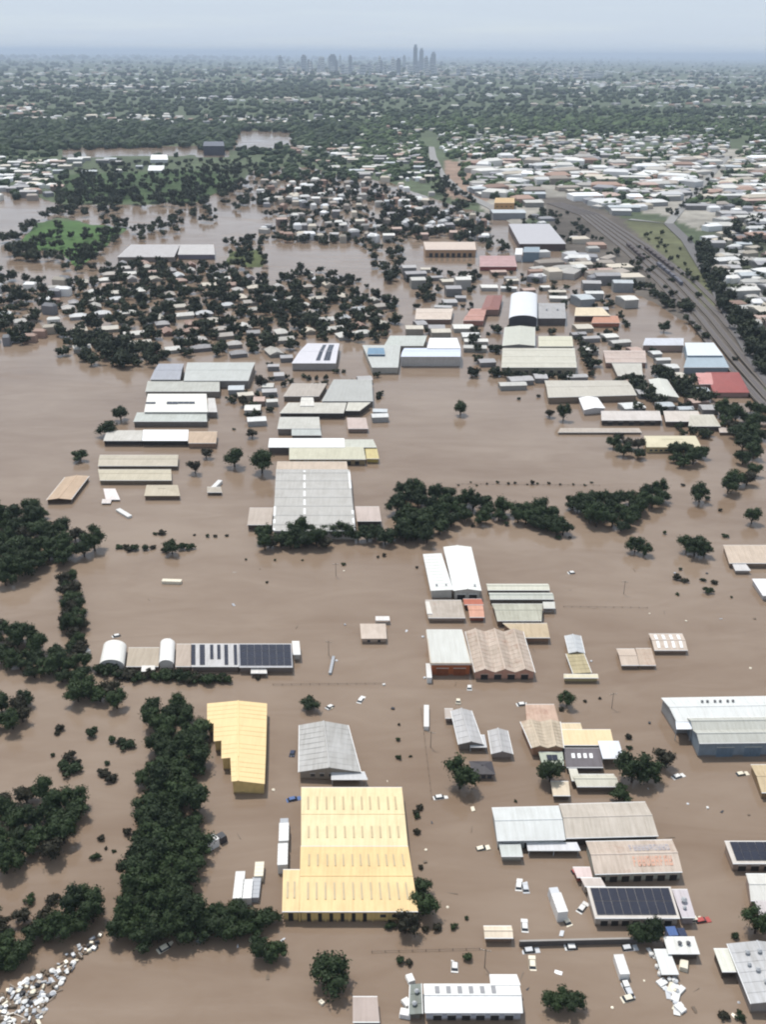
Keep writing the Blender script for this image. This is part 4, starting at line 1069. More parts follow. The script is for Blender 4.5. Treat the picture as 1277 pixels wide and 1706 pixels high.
SH = [(100, 1213, 2.2), (95, 1222, 1.5), (152, 1224, 2.8), (158, 1215, 1.6), (186, 1234, 2.0), (212, 1240, 3.2), (200, 1237, 2.2), (112, 1262, 2.8), (118, 1280, 4.0), (104, 1275, 2.4), (128, 1272, 2.2), (88, 1258, 1.2), (175, 1288, 2.8), (188, 1296, 2.6), (178, 1272, 1.4), (168, 1396, 1.6), (158, 1428, 1.8), (176, 1414, .8), (190, 1418, .8),
      (212, 1386, 2.0), (200, 1444, 1.8), (228, 1390, 1.6), (84, 1500, 2.4), (50, 1500, 2.0), (445, 970, 1.0), (573, 940, 1.2), (640, 925, 1.6), (630, 928, 1.0), (695, 945, 1.0), (458, 933, .9), (504, 933, .9), (410, 932, .9), (665, 1207, .7), (664, 1232, 1.1), (664, 1262, 1.2), (684, 1260, .7), (695, 1352, 1.4),
      (1128, 962, 2.6), (1140, 966, 2.4), (1172, 966, 1.6), (1193, 970, 2.0), (1182, 985, 2.6), (1130, 990, 1.2), (1220, 995, .9), (1135, 948, 1.4), (1200, 850, 1.4), (1210, 893, 2.0), (1108, 888, 1.5), (932, 896, 1.8), (950, 895, 1.2), (888, 804, 2.2), (1000, 1163, .9), (976, 1168, 1.0), (1048, 1228, 1.7), (1050, 1246, 1.2), (935, 1182, 1.3),
      (668, 1600, 1.8), (682, 1602, 1.4), (780, 1595, 1.7), (778, 1530, .9), (860, 1335, .7), (865, 664, 2.0), (898, 660, 2.2), (1180, 830, 2.4), (420, 698, 1.8), (432, 690, 2.0), (390, 715, 1.4), (270, 888, 2.6), (258, 889, 1.4), (430, 1130, 1.4), (845, 873, 2.0), (788, 876, 1.6), (805, 862, 2.4), (1225, 1560, 1.6), (1205, 1690, 1.8), (1235, 1695, 1.6), (1140, 808, 1.6)]
for i, (x, y, r) in enumerate(SH):
    g = 'drowned bushes in the left backwater' if x < 240 else 'drowned bushes scattered in the central water' if x < 760 else 'drowned bushes scattered in the right water'
    lb = 'drowned bush in the %s' % ('backwater left of the tree belt' if x < 240 else 'central brown water' if x < 760 else 'right-hand brown water')
    shrub(x, y, r, lb, g)

# merged leafy trees: too many to count (the flooded suburb and the belts between)
def crowd(name, pts, label, cat, nleaf=150, mat=None, seed=1):
    """pts: (x, y, z, r) in metres"""
    r_ = random.Random(seed)
    temps = []
    for i in range(6):
        me = crown_mesh('t', seed * 50 + i, nleaf, .17, M_LEAF, .8, 5)
        v = np.empty(len(me.vertices) * 3); me.vertices.foreach_get('co', v)
        f = [tuple(p.vertices) for p in me.polygons]
        temps.append((v.reshape(-1, 3), f)); bpy.data.meshes.remove(me)
    V = []; F = []; T = []; b = 0
    for (x, y, z, r) in pts:
        v, f = temps[r_.randrange(6)]
        a = r_.uniform(0, 6.28); c, s = math.cos(a), math.sin(a)
        vv = np.stack([(v[:, 0] * c - v[:, 1] * s) * r + x, (v[:, 0] * s + v[:, 1] * c) * r + y, v[:, 2] * r * r_.uniform(.8, 1.2) + z], 1)
        V.append(vv); F += [tuple(k + b for k in q) for q in f]; b += len(v)
        g = r_.random()
        T.append(np.tile(np.array([[.012 + .02 * g, .018 + .024 * g, .009 + .011 * g, 1]], np.float32), (len(v), 1)))
    me = bpy.data.meshes.new(name)
    me.from_pydata(np.concatenate(V).tolist(), [], F)
    a = me.color_attributes.new('tint', 'FLOAT_COLOR', 'POINT')
    a.data.foreach_set('color', np.concatenate(T).ravel())
    me.materials.append(M_CROWD)
    o = put(name, me); o['kind'] = 'stuff'
    tag(o, label, cat)
    return o
M_CROWD = attr_mat('massed_leaves', .75)

# ------------------------------------------------------------------ flooded suburb: houses one by one
PALE = [(190, 184, 172), (206, 203, 196), (190, 186, 182), (176, 168, 160), (214, 204, 188), (200, 202, 204), (158, 128, 114), (184, 180, 172), (150, 148, 150), (216, 214, 208)]
HOUSE_M = {}
def house_meshes(ci, shape):
    if (ci, shape) in HOUSE_M: return HOUSE_M[(ci, shape)]
    c = PALE[ci]
    mb = MB(); mb.box(-6, 6, -4, 4, -2, 2.6)
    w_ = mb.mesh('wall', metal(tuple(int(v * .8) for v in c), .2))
    mb = MB(); e = .5; h = 2.0
    X, Y = 6 + e, 4 + e
    if shape == 0:
        A, B, C, D_ = (-X, -Y, 2.6), (X, -Y, 2.6), (X, Y, 2.6), (-X, Y, 2.6); r0, r1 = (-2.4, 0, 2.6 + h), (2.4, 0, 2.6 + h)
        for f in ([A, B, r1, r0], [C, D_, r0, r1], [D_, A, r0], [B, C, r1], [D_, C, B, A]): mb.face(f)
    else:
        A, B, C, D_ = (-X, -Y, 2.6), (X, -Y, 2.6), (X, Y, 2.6), (-X, Y, 2.6); r0, r1 = (-X, 0, 2.6 + h), (X, 0, 2.6 + h)
        for f in ([A, B, r1, r0], [C, D_, r0, r1], [D_, A, r0], [B, C, r1], [D_, C, B, A]): mb.face(f)
    r_ = mb.mesh('roof', metal(c, .25, .15 if ci == 6 else 0))
    HOUSE_M[(ci, shape)] = (w_, r_)
    return w_, r_
NHOUSE = [0]
def house(p, rot, sx, sy, sz, label, group, z=0.0, ci=None):
    ci = rng.randrange(len(PALE)) if ci is None else ci
    h = empty('house', (p[0], p[1], z), label, 'house', group)
    h.rotation_euler.z = rot; h.scale = (sx, sy, sz)
    a, b = house_meshes(ci, rng.randrange(2))
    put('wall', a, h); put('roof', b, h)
    NHOUSE[0] += 1
def near_built(x, y, d=9):
    for q in BUILT:
        xs = [p.x for p in q]; ys = [p.y for p in q]
        if min(xs) - d < x < max(xs) + d and min(ys) - d < y < max(ys) + d: return True
    return False

SUBURB = [(100, 520), (140, 470), (200, 435), (300, 440), (380, 455), (470, 470), (520, 455), (600, 470), (655, 500), (650, 560), (600, 588), (560, 560), (490, 565), (470, 600), (420, 600), (330, 585), (270, 600), (200, 605), (130, 590)]
mid_trees = []
a0 = .35
ca, sa = math.cos(a0), math.sin(a0)
roofn = ['grey', 'white', 'pale grey', 'brown-grey', 'cream', 'blue-grey', 'terracotta', 'light grey', 'slate grey', 'bright white']
for gi in range(-50, 50):
    for gj in range(-50, 50):
        u, v = gi * 20 + rng.uniform(-3, 3), gj * 25 + rng.uniform(-4, 4)
        x, y = -150 + u * ca - v * sa, 800 + u * sa + v * ca
        if y < 300: continue
        px, py = pix((x, y, 0))
        if not inpoly(px, py, SUBURB): continue
        if near_built(x, y): continue
        if rng.random() < .72 and NHOUSE[0] < 235:
            ci = rng.randrange(len(PALE))
            if 240 < px < 330 and 540 < py < 600 and rng.random() < .5: ci = 6
            house((x, y), a0 + (math.pi / 2 if rng.random() < .4 else 0) + rng.uniform(-.05, .05), rng.uniform(.75, 1.25), rng.uniform(.8, 1.2), rng.uniform(.8, 1.1),
                  '%s roofed house half drowned among the dark suburb trees' % roofn[ci], 'flooded suburban houses', ci=ci)
        for _ in range(4):
            tx, ty = x + rng.uniform(7, 14) * rng.choice((-1, 1)), y + rng.uniform(7, 14) * rng.choice((-1, 1))
            if not near_built(tx, ty, 4): mid_trees.append((tx, ty, -1, rng.uniform(3.2, 6.2)))
def px_trees(poly, n, r0, r1, z=-1, lst=mid_trees):
    xs = [p[0] for p in poly]; ys = [p[1] for p in poly]; k = 0; t = 0
    while k < n and t < n * 40:
        t += 1
        x, y = rng.uniform(min(xs), max(xs)), rng.uniform(min(ys), max(ys))
        if not inpoly(x, y, poly): continue
        p = at(x, y, 4)
        if near_built(p.x, p.y, 3): continue
        lst.append((p.x, p.y, z, rng.uniform(r0, r1))); k += 1
px_trees([(118, 590), (128, 545), (200, 560), (262, 575), (258, 603), (180, 606)], 40, 5, 7)          # bank in front of the suburb
px_trees([(190, 470), (260, 432), (370, 440), (450, 460), (470, 520), (400, 560), (280, 520), (180, 520)], 55, 4, 6.5)
px_trees([(420, 470), (500, 455), (600, 470), (660, 495), (640, 560), (560, 590), (470, 560)], 45, 4, 6.5)
px_trees([(-60, 450), (0, 440), (60, 460), (110, 470), (60, 530), (40, 570), (-60, 570)], 80, 4.5, 7)
px_trees([(0, 395), (20, 430), (90, 430), (130, 460), (200, 390), (215, 375), (190, 370), (120, 440), (60, 420), (20, 380)], 46, 5, 8, 0)
px_trees([(60, 350), (200, 345), (210, 375), (170, 370), (120, 355), (70, 372), (20, 400)], 30, 5, 8, 0)
px_trees([(215, 385), (330, 345), (430, 320), (440, 345), (330, 372), (240, 400)], 50, 4, 7, 0)
px_trees([(90, 345), (100, 300), (200, 305), (240, 330), (330, 290), (430, 275), (420, 310), (330, 345)], 110, 5, 9, 1)
px_trees([(430, 330), (520, 300), (640, 310), (650, 330), (500, 330), (440, 340)], 50, 5, 8, 0)
px_trees([(360, 400), (480, 385), (560, 390), (660, 410), (660, 425), (560, 402), (480, 400), (400, 412)], 50, 4, 6)
px_trees([(480, 350), (560, 340), (560, 395), (490, 390)], 18, 4, 6)
px_trees([(620, 350), (700, 325), (760, 340), (820, 370), (815, 400), (720, 398), (640, 385)], 90, 5, 8, 0)
px_trees([(600, 410), (670, 410), (668, 470), (640, 470)], 20, 4.5, 6.5)
px_trees([(675, 455), (720, 452), (715, 500), (700, 500), (698, 470), (680, 468)], 12, 4.5, 6)
px_trees([(758, 455), (815, 452), (815, 464), (760, 464)], 8, 4, 5)
px_trees([(786, 545), (798, 545), (796, 625), (786, 620)], 12, 3.5, 5)
px_trees([(822, 540), (834, 545), (832, 622), (824, 622)], 12, 3.5, 5)
px_trees([(958, 560), (985, 555), (1000, 600), (992, 620), (975, 610)], 16, 3.6, 5)
px_trees([(838, 612), (970, 612), (970, 626), (840, 624)], 16, 3, 4.5)
px_trees([(1030, 618), (1075, 605), (1120, 620), (1160, 650), (1090, 665), (1060, 640)], 30, 4, 6)
px_trees([(1120, 625), (1190, 640), (1180, 668), (1130, 660)], 14, 4, 6)
px_trees([(1060, 672), (1110, 676), (1110, 686), (1070, 686)], 6, 3, 4.5)
px_trees([(1080, 695), (1200, 712), (1200, 722), (1140, 718)], 8, 3, 4)
px_trees([(1058, 470), (1140, 495), (1160, 520), (1110, 510)], 18, 4.5, 6, 1)
px_trees([(900, 430), (1000, 440), (1070, 475), (1050, 490), (960, 455)], 20, 3.5, 5, 0)
px_trees([(1150, 400), (1180, 400), (1215, 470), (1260, 560), (1277, 600), (1250, 590), (1200, 510), (1160, 440)], 70, 5, 8, 1)
px_trees([(1200, 370), (1290, 360), (1290, 410), (1210, 400)], 30, 5, 8, 1)
px_trees([(1236, 560), (1290, 560), (1290, 630), (1255, 610)], 20, 5, 7, 1)
px_trees([(690, 480), (760, 490), (690, 500)], 6, 3.5, 5)
px_trees([(800, 395), (850, 390), (845, 415), (810, 415)], 10, 4, 6)
px_trees([(360, 650), (412, 640), (440, 690), (390, 690)], 10, 2.6, 3.8)
px_trees([(90, 340), (100, 296), (240, 292), (330, 286), (430, 275), (440, 300), (400, 320), (330, 342)], 150, 5, 9, 1)
px_trees([(430, 330), (480, 300), (520, 285), (640, 305), (700, 330), (640, 345), (520, 345)], 90, 4, 7, 0)
px_trees([(440, 350), (560, 345), (700, 345), (820, 380), (800, 400), (620, 400), (460, 395)], 190, 3.5, 6, -1)
px_trees([(20, 420), (50, 385), (100, 372), (150, 385), (190, 390), (150, 430), (120, 440)], 40, 4, 7, 1)
px_trees([(905, 345), (960, 350), (1000, 390), (1050, 440), (1090, 480), (1060, 480), (960, 430), (900, 400)], 46, 2.6, 5, 1)
px_trees([(1060, 378), (1110, 380), (1150, 430), (1190, 500), (1170, 500), (1130, 450)], 26, 2, 4, 1)
px_trees([(1240, 235), (1300, 230), (1300, 262), (1240, 262)], 40, 4, 7, 1)
px_trees([(1200, 400), (1290, 390), (1290, 560), (1250, 520)], 40, 4, 7, 1)
px_trees([(690, 430), (860, 440), (1000, 480), (1060, 520), (1000, 560), (860, 480), (700, 480)], 26, 2.4, 4, -1)
px_trees([(380, 345), (440, 290), (470, 300), (430, 345)], 24, 4, 7, 0)
px_trees([(690, 440), (840, 445), (1000, 485), (1060, 540), (1000, 625), (830, 560), (690, 545)], 70, 2.4, 4.2, -1)
px_trees([(1060, 560), (1180, 640), (1190, 700), (1080, 690), (1000, 640)], 26, 2.4, 4, -1)
px_trees([(400, 605), (480, 600), (640, 618), (636, 700), (440, 690)], 22, 2, 3.4, -1)
px_trees([(1080, 360), (1150, 325), (1240, 240), (1250, 250), (1170, 335), (1110, 368)], 40, 2.5, 5, 1)
px_trees([(105, 290), (200, 268), (340, 268), (420, 262), (430, 280), (330, 290), (200, 296)], 110, 4, 7, 1)
px_trees([(372, 445), (385, 418), (430, 415), (446, 430), (440, 446)], 22, 4, 6, 1)
px_trees([(850, 365), (900, 345), (930, 345), (945, 400), (920, 420)], 26, 2.5, 5, 0)
px_trees([(1060, 400), (1130, 470), (1190, 540), (1230, 600), (1215, 600), (1150, 540), (1090, 490), (1050, 440)], 30, 2.5, 4.5, 1)
px_trees([(700, 270), (730, 262), (745, 300), (800, 345), (760, 345), (715, 310)], 50, 4, 7, 1)
crowd('suburb_trees', mid_trees, 'mass of dark trees through the flooded suburb and along far embankments', 'trees', 120, seed=3)

# ------------------------------------------------------------------ roads and railway
M_ROAD = plain('asphalt', (.13, .125, .125), .9, .2, .15, .2)
M_RAIL = plain('rail_steel', (.10, .09, .10), .5, .5)
M_BALL = plain('ballast', (.14, .125, .113), .95, .1, .25, .6)
def strip(name, pts, wd, z, mat, label=None, cat=None, kind=None, zl=None):
    P = [at(x, y, z) for x, y in pts]
    mb = MB(); L, Rr = [], []
    for i, p in enumerate(P):
        d = (P[min(i + 1, len(P) - 1)] - P[max(i - 1, 0)]).normalized(); n = Vector((-d.y, d.x, 0)) * wd / 2
        L.append(p + n); Rr.append(p - n)
    for i in range(len(P) - 1):
        mb.hexa([Rr[i] - Vector((0, 0, .5)), Rr[i + 1] - Vector((0, 0, .5)), L[i + 1] - Vector((0, 0, .5)), L[i] - Vector((0, 0, .5)), Rr[i], Rr[i + 1], L[i + 1], L[i]])
    o = put(name, mb.mesh(name, mat))
    if kind: o['kind'] = kind
    if label: tag(o, label, cat)
    return o
strip('road', [(716, 232), (722, 262), (735, 290), (765, 318), (830, 350)], 15, 2.4, plain('pale_road', (.24, .235, .23), .9, .2), kind='structure')
strip('road', [(1050, 365), (1115, 372), (1150, 330), (1205, 270), (1240, 235)], 11, 2.4, plain('pale_road', (.24, .235, .23), .9, .2), kind='structure')
strip('road', [(1115, 372), (1145, 400), (1190, 470), (1225, 535), (1262, 600), (1330, 690)], 12, 2.6, M_ROAD, kind='structure')
strip('road', [(1180, 400), (1230, 450), (1277, 520), (1340, 590)], 14, 2.4, plain('pale_road', (.24, .235, .23), .9, .2), kind='structure')
trk = [(925, 338), (985, 358), (1060, 412), (1130, 470), (1185, 528), (1240, 596), (1300, 665), (1360, 730)]
base = [at(x, y, 2.2) for x, y in trk]
tn = ['westernmost', 'second', 'third', 'fourth', 'easternmost']
for k in range(5):
    t = empty('railway_track', base[3], '%s of the parallel railway tracks on the raised corridor at right' % tn[k], 'railway track')
    offx = (k - 2) * 8.5
    Lp = []
    for i, p in enumerate(base):
        d = (base[min(i + 1, len(base) - 1)] - base[max(i - 1, 0)]).normalized(); n = Vector((d.y, -d.x, 0))
        taper = .55 + .45 * math.sin(math.pi * min(1, i / (len(base) - 1)))
        Lp.append((p - n * offx * taper * -1, n))
    for nm, o0, wd, zt, mt_ in (('ballast', 0, 5.0, .25, M_BALL), ('rail', -.75, .5, .5, M_RAIL), ('rail', .75, .5, .5, M_RAIL)):
        mb = MB()
        for (p, n), (q, n2) in zip(Lp, Lp[1:]):
            a, b, c, d = p + n * (o0 + wd / 2), p + n * (o0 - wd / 2), q + n2 * (o0 - wd / 2), q + n2 * (o0 + wd / 2)
            mb.hexa([v - Vector((0, 0, .8)) for v in (a, d, c, b)] + [v + Vector((0, 0, zt)) for v in (a, d, c, b)])
        put(nm, mb.mesh(nm, mt_, base[3]), t)
# freight wagons parked on the tracks
WM = [plain('wagon_brown', (.07, .055, .055), .7, .3), plain('wagon_grey', (.10, .10, .12), .7, .3)]
for j, (k, s0, n) in enumerate(((1, 2.1, 7), (2, 2.6, 6), (3, 2.0, 5))):
    for i in range(n):
        q = s0 + i * .095; a = int(q); f = q - a
        p = base[a].lerp(base[a + 1], f); d = (base[a + 1] - base[a]).normalized(); nrm = Vector((d.y, -d.x, 0))
        taper = .55 + .45 * math.sin(math.pi * min(1, q / 7))
        p = p + nrm * (k - 2) * 8.5 * taper
        o = empty('freight_wagon', p, '%s wagon from the far end of the %s parked train' % (ORD[i + 1], ORD[j + 1]), 'wagon', 'freight wagons on the railway')
        o.rotation_euler.z = math.atan2(d.y, d.x)
        mb = MB(); mb.box(-6.6, 6.6, -1.45, 1.45, 1.2, 3.6); put('body', mb.mesh('body', WM[j % 2]), o)
        mb = MB(); mb.box(-6.9, 6.9, -1.2, 1.2, .95, 1.18); put('underframe', mb.mesh('underframe', M_RAIL), o)
        for sx in (-4.4, 4.4):
            mb = MB(); mb.box(sx - 1.2, sx + 1.2, -1.1, 1.1, .5, .94); put('bogie', mb.mesh('bogie', M_RAIL), o)

# ------------------------------------------------------------------ industrial sheds on the far right bank
def shedm(c):
    key = ('fs', c)
    if key in _mc: return _mc[key]
    mb = MB(); mb.box(-.5, .5, -.5, .5, -1.5, 6); w_ = mb.mesh('wall', metal(tuple(int(v * .75) for v in c), .2))
    mb = MB()
    A, B, C, D_ = (-.52, -.52, 6), (.52, -.52, 6), (.52, .52, 6), (-.52, .52, 6); r0, r1 = (-.52, 0, 7.6), (.52, 0, 7.6)
    for f in ([A, B, r1, r0], [C, D_, r0, r1], [D_, A, r0], [B, C, r1], [D_, C, B, A]): mb.face(f)
    r_ = mb.mesh('roof', metal(c, .2)); _mc[key] = (w_, r_)
    return w_, r_
FSC = [(226, 226, 224), (206, 204, 198), (214, 206, 192), (186, 184, 184), (170, 168, 170), (232, 230, 224), (198, 172, 160), (200, 206, 210)]
FSN = ['white', 'pale grey', 'cream', 'grey', 'dark grey', 'bright white', 'dusty pink', 'blue-white']
placed = []
def roadclear(px, py):
    for a, b, wd in (((715, 232), (765, 318), 16), ((765, 318), (830, 350), 14), ((1150, 330), (1240, 235), 10), ((1050, 365), (1150, 330), 9), ((920, 335), (1060, 412), 30), ((1060, 412), (1240, 596), 40), ((1115, 372), (1262, 600), 18)):
        L = math.hypot(b[0] - a[0], b[1] - a[1]); t = max(0, min(1, ((px - a[0]) * (b[0] - a[0]) + (py - a[1]) * (b[1] - a[1])) / L / L))
        if math.hypot(px - a[0] - t * (b[0] - a[0]), py - a[1] - t * (b[1] - a[1])) < wd: return False
    return True
def far_sheds(poly, n, s0, s1, label, group):
    xs = [p[0] for p in poly]; ys = [p[1] for p in poly]; k = t = 0
    while k < n and t < n * 60:
        t += 1
        x, y = rng.uniform(min(xs), max(xs)), rng.uniform(min(ys), max(ys))
        if not inpoly(x, y, poly) or not roadclear(x, y): continue
        p = at(x, y, 4)
        sx, sy = rng.uniform(s0, s1), rng.uniform(s0, s1) * .8
        if any(abs(p.x - q[0]) < (sx + q[2]) * .55 and abs(p.y - q[1]) < (sy + q[3]) * .6 for q in placed): continue
        if near_built(p.x, p.y, sx * .6): continue
        placed.append((p.x, p.y, sx, sy)); k += 1
        ci = rng.randrange(len(FSC))
        o = empty('shed', (p.x, p.y, 1.6), '%s roofed %s' % (FSN[ci], label), 'shed', group)
        o.rotation_euler.z = rng.gauss(.1, .12); o.scale = (sx, sy, rng.uniform(.7, 1.2))
        a, b = shedm(FSC[ci]); put('wall', a, o); put('roof', b, o)
far_sheds([(760, 345), (800, 270), (1000, 258), (1140, 275), (1120, 350), (1060, 365), (960, 340), (900, 330), (860, 365)], 70, 20, 52, 'shed in the dry industrial strip beyond the railway', 'sheds beyond the railway')
far_sheds([(1160, 340), (1220, 260), (1300, 255), (1300, 380), (1200, 385)], 26, 16, 40, 'shed in the dry quarter right of the wide road', 'sheds right of the wide road')
far_sheds([(1170, 395), (1230, 390), (1290, 400), (1290, 560), (1240, 500)], 14, 14, 26, 'building between the highway and right frame edge', 'buildings at the highway')
far_sheds([(930, 420), (1000, 440), (1060, 490), (1040, 510), (960, 500), (930, 470)], 9, 12, 24, 'low shed in the flooded yard left of the railway', 'sheds left of the railway')
far_sheds([(440, 345), (560, 330), (690, 335), (830, 395), (700, 395), (620, 400), (460, 390)], 18, 8, 14, 'house drowned in the brown channels below the far road', 'drowned houses in the channels')
far_sheds([(520, 268), (700, 250), (720, 300), (640, 300), (560, 288)], 34, 12, 28, 'building left of the far road', 'buildings left of the far road')
far_sheds([(0, 270), (110, 265), (240, 266), (230, 290), (110, 290), (90, 330), (0, 318)], 34, 12, 28, 'building on the far left bank', 'buildings on the far left bank')
far_sheds([(675, 425), (700, 440), (800, 470), (780, 490), (700, 500), (670, 480)], 5, 12, 20, 'low shed in the flooded lots, centre right', 'sheds in the flooded lots')
far_sheds([(680, 545), (760, 545), (770, 560), (700, 562)], 3, 10, 16, 'low roof behind the tall white hall', 'low roofs behind the hall')

def low_sheds(poly, n, s0, s1, label, group):
    k0 = len(placed)
    far_sheds(poly, n, s0, s1, label, group)
    for o in [o for o in scene.objects if o.get('group') == group]:
        o.location.z = -.6; o.scale.z = .62
low_sheds([(690, 445), (840, 450), (1000, 490), (1060, 540), (1060, 600), (980, 640), (830, 640), (780, 560), (690, 560)], 34, 8, 17, 'low shed packed between the larger roofs, centre right', 'low sheds between the centre right roofs')
low_sheds([(1060, 560), (1150, 620), (1200, 690), (1100, 700), (1000, 650)], 14, 7, 14, 'low shed among the right estate rows', 'low sheds of the right estate')
low_sheds([(370, 600), (480, 590), (640, 610), (640, 700), (380, 700)], 14, 6, 12, 'low shed among the central estate roofs', 'low sheds of the central estate')
# ------------------------------------------------------------------ far suburbs: stuff
def terrain_z(x, y):
    d = math.hypot(x, y); z = 1.5
    if d > 1500:
        z += min(1, (d - 1500) / 3500) * 9 * max(0, mnoise.noise(Vector((x / 900, y / 900, .3))) + .25)
        if d > 4000: z += min(1, (d - 4000) / 5000) * 26 * max(0, mnoise.noise(Vector((x / 2600, y / 2600, 2.3))) + .2)
    return z
def inflood(px, py): return any(inpoly(px, py, p) for p in FLOOD)
def far_houses():
    V, F, T = [], [], []
    pal = [lin(c) for c in ((214, 212, 206), (230, 230, 228), (190, 186, 180), (170, 160, 150), (206, 196, 180), (164, 136, 122), (150, 150, 154), (240, 240, 240))]
    def add(px, py, s):
        p = at(px, py, 3); z = terrain_z(p.x, p.y)
        sx, sy, h = s * rng.uniform(.7, 1.5), s * rng.uniform(.6, 1.1), rng.uniform(3, 6) + (s > 24) * rng.uniform(0, 5)
        a = rng.gauss(.2, .35); c, q = math.cos(a), math.sin(a)
        col = rng.choice(pal); k = rng.uniform(.55, .95)
        b = len(V)
        for (u, v, w_) in ((-1, -1, -2), (1, -1, -2), (1, 1, -2), (-1, 1, -2), (-1, -1, h), (1, -1, h), (1, 1, h), (-1, 1, h), (-.7, 0, h * 1.4), (.7, 0, h * 1.4)):
            V.append((p.x + (u * sx * c - v * sy * q) / 2, p.y + (u * sx * q + v * sy * c) / 2, z + w_))
            T.append((col[0] * k, col[1] * k, col[2] * k, 1))
        for f in ((0, 1, 5, 4), (1, 2, 6, 5), (2, 3, 7, 6), (3, 0, 4, 7), (4, 5, 9, 8), (6, 7, 8, 9), (7, 4, 8), (5, 6, 9)): F.append(tuple(b + i for i in f))
    def band(n, y0, y1, x0, x1, s0, s1, clump=0.0):
        k = 0
        while k < n:
            x, y = rng.uniform(x0, x1), y0 + (y1 - y0) * rng.random()
            p = at(x, y, 0)
            if clump and mnoise.noise(Vector((p.x / 1100, p.y / 520, 4))) < rng.uniform(-.5, .5) * (1 - clump) + clump * .12: k += .15; continue
            k += 1
            if y > 205 and (inflood(x, y) or not roadclear(x, y)): continue
            if y > 200 and near_built(p.x, p.y, 6): continue
            add(x, y, rng.uniform(s0, s1))
    band(420, 91.6, 100, -150, 1430, 60, 240, .3)
    band(900, 100, 128, -150, 1430, 22, 60, .5)
    band(900, 126, 150, -150, 1430, 16, 48, .6)
    band(600, 148, 200, -150, 1430, 12, 30, .8)
    band(320, 198, 240, -150, 620, 10, 20, .8)
    band(850, 196, 262, 600, 1430, 10, 18, .3)
    band(200, 240, 262, 480, 800, 11, 20, .2)
    band(260, 262, 330, 1080, 1430, 12, 22, .2)
    band(260, 262, 345, 790, 1430, 16, 38, .0)
    band(90, 345, 400, 1180, 1430, 10, 20, .0)
    band(120, 262, 330, -150, 90, 12, 20, .2)
    band(260, 112, 128, 470, 980, 30, 70, .0)
    band(80, 345, 400, 440, 820, 6, 10, .0)
    band(110, 335, 470, 890, 1080, 9, 20, .0)
    band(80, 300, 345, 430, 720, 7, 11, .0)
    band(70, 395, 560, 1190, 1320, 9, 18, .0)
    band(44, 470, 575, -100, 110, 6, 10, .0)
    me = bpy.data.meshes.new('far_houses'); me.from_pydata(V, [], F)
    a = me.color_attributes.new('tint', 'FLOAT_COLOR', 'POINT'); a.data.foreach_set('color', np.array(T, np.float32).ravel())
    me.materials.append(attr_mat('far_roofs', .6))
    o = put('far_houses', me); o['kind'] = 'stuff'
    tag(o, 'countless pale roofs of the suburbs stretching to the horizon', 'houses')
far_houses()
def far_trees():
    ico = []
    import bmesh
    for k in range(5):
        bm = bmesh.new(); bmesh.ops.create_icosphere(bm, subdivisions=2 if k < 3 else 1, radius=1)
        for v in bm.verts:
            v.co *= 1 + .45 * mnoise.noise(v.co * 1.7 + Vector((k * 9, 0, 0))) + .2 * mnoise.noise(v.co * 4 + Vector((k * 3, 5, 0)))
        bm.faces.ensure_lookup_table(); bm.verts.index_update()
        ico.append((np.array([v.co[:] for v in bm.verts]), np.array([[v.index for v in f.verts] for f in bm.faces])))
        bm.free()
    V, F, T = [], [], []; b = 0
    def add(px, py, r):
        nonlocal b
        p = at(px, py, 3)
        if py > 205 and (inflood(px, py) or not roadclear(px, py)): return
        z = terrain_z(p.x, p.y)
        v, f = ico[rng.randrange(3) if py > 190 else 3 + rng.randrange(2)]
        s = np.array([r * rng.uniform(.8, 1.5), r * rng.uniform(.8, 1.3), r * rng.uniform(.7, 1.0)])
        V.append(v * s + np.array([p.x, p.y, z + r * .55])); F.append(f + b); b += len(v)
        g = rng.random() * (1.9 if px > 600 and py > 195 else 1.0); T.append(np.tile(np.array([[.010 + .032 * g, .021 + .046 * g, .010 + .016 * g, 1]]), (len(v), 1)))
    def band(n, y0, y1, x0, x1, r0, r1, clump=.5):
        for _ in range(n):
            x, y = rng.uniform(x0, x1), y0 + (y1 - y0) * rng.random()
            p = at(x, y, 0)
            if mnoise.noise(Vector((p.x / 1100, p.y / 520, 4))) > rng.uniform(-.3, .6) and clump: continue
            if y > 200 and near_built(p.x, p.y, 4): continue
            add(x, y, rng.uniform(r0, r1))
    band(1500, 98, 130, -150, 1430, 12, 26)
    band(2600, 128, 165, -150, 1430, 8, 18)
    band(4200, 155, 215, -150, 1430, 6, 12)
    band(1700, 205, 248, -150, 640, 6, 11)
    band(2600, 200, 262, 600, 1430, 5, 9)
    band(500, 236, 262, -150, 800, 5, 8)
    band(800, 255, 345, 740, 1430, 3.5, 7, 0)
    band(900, 91.8, 100, -150, 1430, 30, 80)
    band(500, 95, 112, -150, 1430, 18, 40)
    band(200, 255, 330, -150, 110, 4, 7, 0)
    band(260, 262, 300, 430, 760, 4, 7, 0)
    V = np.concatenate(V); F = np.concatenate(F); T = np.concatenate(T).astype(np.float32)
    me = bpy.data.meshes.new('far_trees'); me.from_pydata(V.tolist(), [], F.tolist())
    a = me.color_attributes.new('tint', 'FLOAT_COLOR', 'POINT'); a.data.foreach_set('color', T.ravel())
    me.materials.append(attr_mat('far_leaves', .8, .6, .35))
    o = put('far_trees', me); o['kind'] = 'stuff'
    tag(o, 'dark tree cover between the roofs of the distant suburbs', 'trees')
far_trees()

